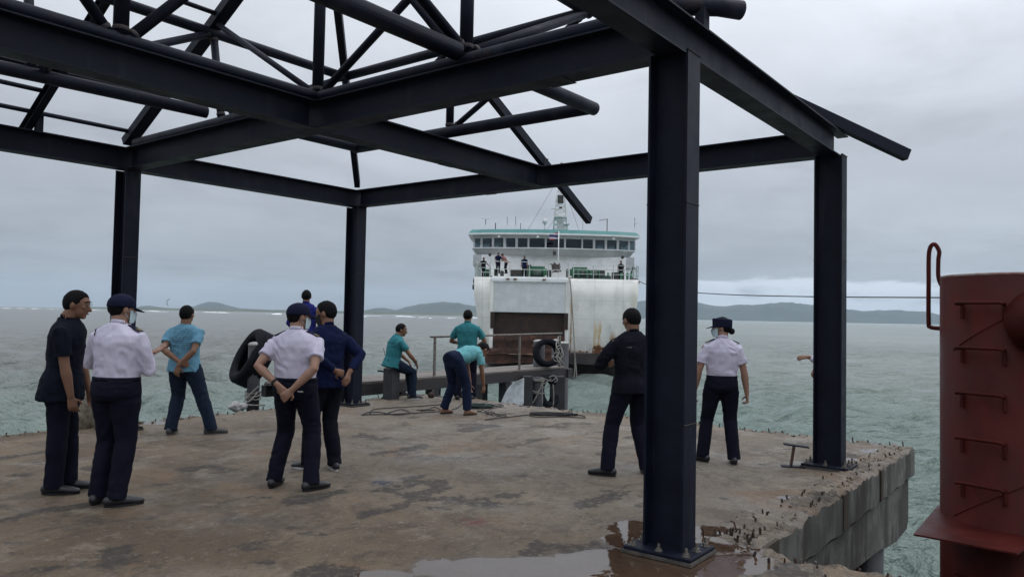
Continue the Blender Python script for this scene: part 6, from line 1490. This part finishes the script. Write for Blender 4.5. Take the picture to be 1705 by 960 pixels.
# 7 seated man
def radio(root, k):
    P = k['P']; bm = bmesh.new(); box(bm, (-0.03, -0.02, -0.06), (0.03, 0.02, 0.08), Matrix.Translation(P+V((-0.17, -0.05, 0.02)))); ro = from_bm('radio', bm, MASK_K, root)
    bm = bmesh.new(); tube(bm, [P+V((-0.18, -0.05, 0.1)), P+V((-0.26, -0.07, 0.27))], 0.006, 6); from_bm('aerial', bm, MASK_K, ro)
    bm = bmesh.new(); w_, e = k['wr'][1], k['el'][1]; d = (e-w_).normalized(); tube(bm, [w_+d*0.018, w_+d*0.04], 0.036, 14); from_bm('wristband', bm, MASK_K, root, smooth=True)
s7 = W(q7.x, q7.y, 0)
person('man in teal polo shirt sitting on the square concrete bollard', (s7.x+0.02, s7.y-0.02, 0), R_(58), 1.70, pelvis=(0, -0.02, 0.685), lean=(0, 0.22, 1), turn=R_(20), headfwd=0.05, feet=((-0.12, 0.46, 0), (0.14, 0.36, 5)), knee=((0, 1, 0.5), (0, 1, 0.5)),
       wrists=((-0.17, 0.40, 0.70), (0.17, 0.40, 0.70)), elbow=((-1, -0.3, 0), (1, -0.5, 0)), hands=(((0, 0.5, -0.8), (0, -0.5, -0.5)), ((0, 0.4, -0.9), (0, -1, -0.3))), curl=(0.5, 0.6), top=C_TEAL, bottom=C_JEANS, shoes=SHOE_B, sole=SOLE_W, sleeve=0.65, tucked=False, hem=-0.06, topname='polo_shirt', extras=radio, vox=0.009)
# 8 standing man in teal
person('man in teal polo shirt standing and looking at the ferry', gl(776, 665), R_(2), 1.72, build=1.05, feet=((-0.17, 0.0, 8), (0.12, 0.05, 8)), turn=R_(10), wrists=((-0.15, 0.27, 1.05), (0.18, 0.26, 1.02)), elbow=((-1, -0.4, -0.6), (1, -0.3, -0.7)), top=C_TEAL, bottom=C_BLACK, shoes=SHOE_B, sleeve=0.7, tucked=False, hem=-0.04, topname='polo_shirt', vox=0.009)
# 9 bending man
person('man in pale teal shirt, blue jeans and sandals bending over to the rope coil', gl(761, 690), R_(48), 1.70, pelvis=(0, -0.10, 0.90), lean=(-0.02, 0.95, 0.24), face=(0, 0.1, -1), turn=0.0, tilt=R_(20), build=0.95, feet=((-0.22, -0.10, 0), (0.14, 0.10, 5)), knee=((0, 1, 0), (0, 1, 0)),
       wrists=((-0.10, 0.36, 0.37), (0.17, 0.43, 0.36)), elbow=((-1, 0, 0.2), (1, 0, 0.2)), hands=(((0, 0, -1), (1, 0, 0)), ((0, 0, -1), (-1, 0, 0))), curl=(0.8, 0.8), top=C_TEALL, bottom=C_JEANSB, shoes=SANDAL, sole='sandal', sleeve=0.68, tucked=True, vox=0.009)
# 10 man in black jacket behind the near column
def stripe(root, k):
    P, u, f, r = k['P'], k['u'], k['f'], k['r']; bm = bmesh.new()
    tube(bm, spline([P+u*0.375+r*x-f*(0.137-0.9*x*x) for x in (-0.14, -0.07, 0, 0.07, 0.14)], 4), 0.0025, 5); from_bm('piping', bm, M_BOLT, k['so'])
person('man in black jacket standing half hidden behind the nearest steel column', gl(1046, 790), R_(-22), 1.74, build=1.06, feet=((-0.23, 0.02, 42), (0.20, -0.02, 22)), pelvis=(0.03, 0, 0.915), turn=R_(-6), tilt=R_(-14),
       wrists=((-0.13, 0.27, 1.10), (0.15, 0.27, 1.10)), elbow=((-1, -0.5, -0.5), (1, -0.5, -0.5)), curl=(0.9, 0.9), top=C_DNAVY, bottom=C_BLACK, shoes=SHOE_B, sleeve=1.88, tucked=False, hem=-0.07, topname='jacket', extras=stripe, vox=0.007)
# 11 woman officer
person('officer in white shirt and stiff dark cap with hair bun looking to her side', gl(1199, 770), R_(4), 1.66, build=1.0, feet=((-0.19, 0.06, 42), (0.15, -0.04, 8)), pelvis=(0.01, 0, 0.92), turn=R_(-74), tilt=R_(0),
       wrists=((-0.30, 0.03, 0.81), (0.30, 0.00, 0.80)), elbow=((-0.5, -1, 0), (0.6, -0.9, 0)), hands=(((-0.1, 0.1, -1), (1, 0, 0)), ((0.1, 0.1, -1), (-1, 0, 0))), curl=(1.15, 1.3), skin=SKIN_L, top=C_WHITE, bottom=C_BLACK, shoes=SHOE_B, sleeve=0.66, cap='peaked', hair='bun', mask=MASK_B, epaul=True, belt=C_BLACK, vox=0.0065)
# 12 person behind the far right column
hq = at(1381, 700, 10.2)
person('person in white long sleeves hidden behind the far right column with one hand showing', (hq.x, hq.y, 0), R_(-88), 1.68, build=0.85, feet=((-0.07, 0, 3), (0.07, -0.02, 3)), top=C_WHITE, bottom=C_BLACK, shoes=SHOE_B, sleeve=1.85,
       wrists=((-0.07, 0.31, 1.16), (0.10, 0.16, 1.0)), elbow=((-0.4, -1, -0.8), (0.3, -1, -0.4)), hands=(((0.1, 1, -0.05), (0.6, 0, -0.7)), ((0, 0.5, -1), (0, -1, 0))), curl=(0.7, 0.8), vox=0.0075)
# crew on the ferry's foredeck
def crew(px, dy, heading, label, top, bottom, **k):
    x = fX(px, 58+dy); return person(label, (SHIP.x+x, SHIP.y+dy, WATER_Z+k.pop('z', ZD)+0.003), heading, 1.68, top=top, bottom=bottom, shoes=SHOE_B, vox=0.022, tucked=False, **k)
crew(804, 2.6, R_(150), 'crew man in dark clothes leaning at the corner of the ferry foredeck', C_DNAVY, C_DNAVY, wrists=((-0.4, 0.2, 1.0), (0.4, 0.2, 1.05)))
crew(828, 1.6, R_(170), 'crew man in navy overalls working above the ferry bow door', C_NAVYJ, C_DNAVY, z=ZD+0.35, lean=(0, 0.25, 1), wrists=((-0.2, 0.4, 1.0), (0.2, 0.4, 1.0)))
crew(842, 1.5, R_(-110), 'bare armed crew man in faded pink shirt bending above the ferry bow door', C_PINK, C_DNAVY, z=ZD+0.35, lean=(0, 0.7, 1), wrists=((-0.2, 0.5, 0.95), (0.2, 0.5, 0.95)))
crew(872, 1.8, R_(185), 'crew man in dark blue standing beside the green winch on the ferry', C_NAVYJ, C_BLACK, z=ZD+0.12)
crew(1033, 2.6, R_(175), 'crew man in black among the deck gear on the far side of the ferry bow', C_DNAVY, C_DNAVY, z=ZD-0.05)
HAZE_D = 0.000055
# ------------------------------------------------------------------ haze
bm = bmesh.new(); box(bm, (-13500, -13500, WATER_Z-12), (13500, 13500, 420))
hm = bpy.data.materials.new('haze_air'); hm.use_nodes = True; t = hm.node_tree; t.nodes.clear()
pv = N_(t, 'ShaderNodeVolumePrincipled'); pv.inputs['Color'].default_value = (0.70, 0.86, 1.0, 1); pv.inputs['Density'].default_value = HAZE_D; pv.inputs['Anisotropy'].default_value = 0.0
mo = N_(t, 'ShaderNodeOutputMaterial'); L_(t, pv.outputs[0], mo.inputs['Volume'])
hz_o = from_bm('haze', bm, hm, None, kind='stuff', label='pale sea haze over the water and far hills')
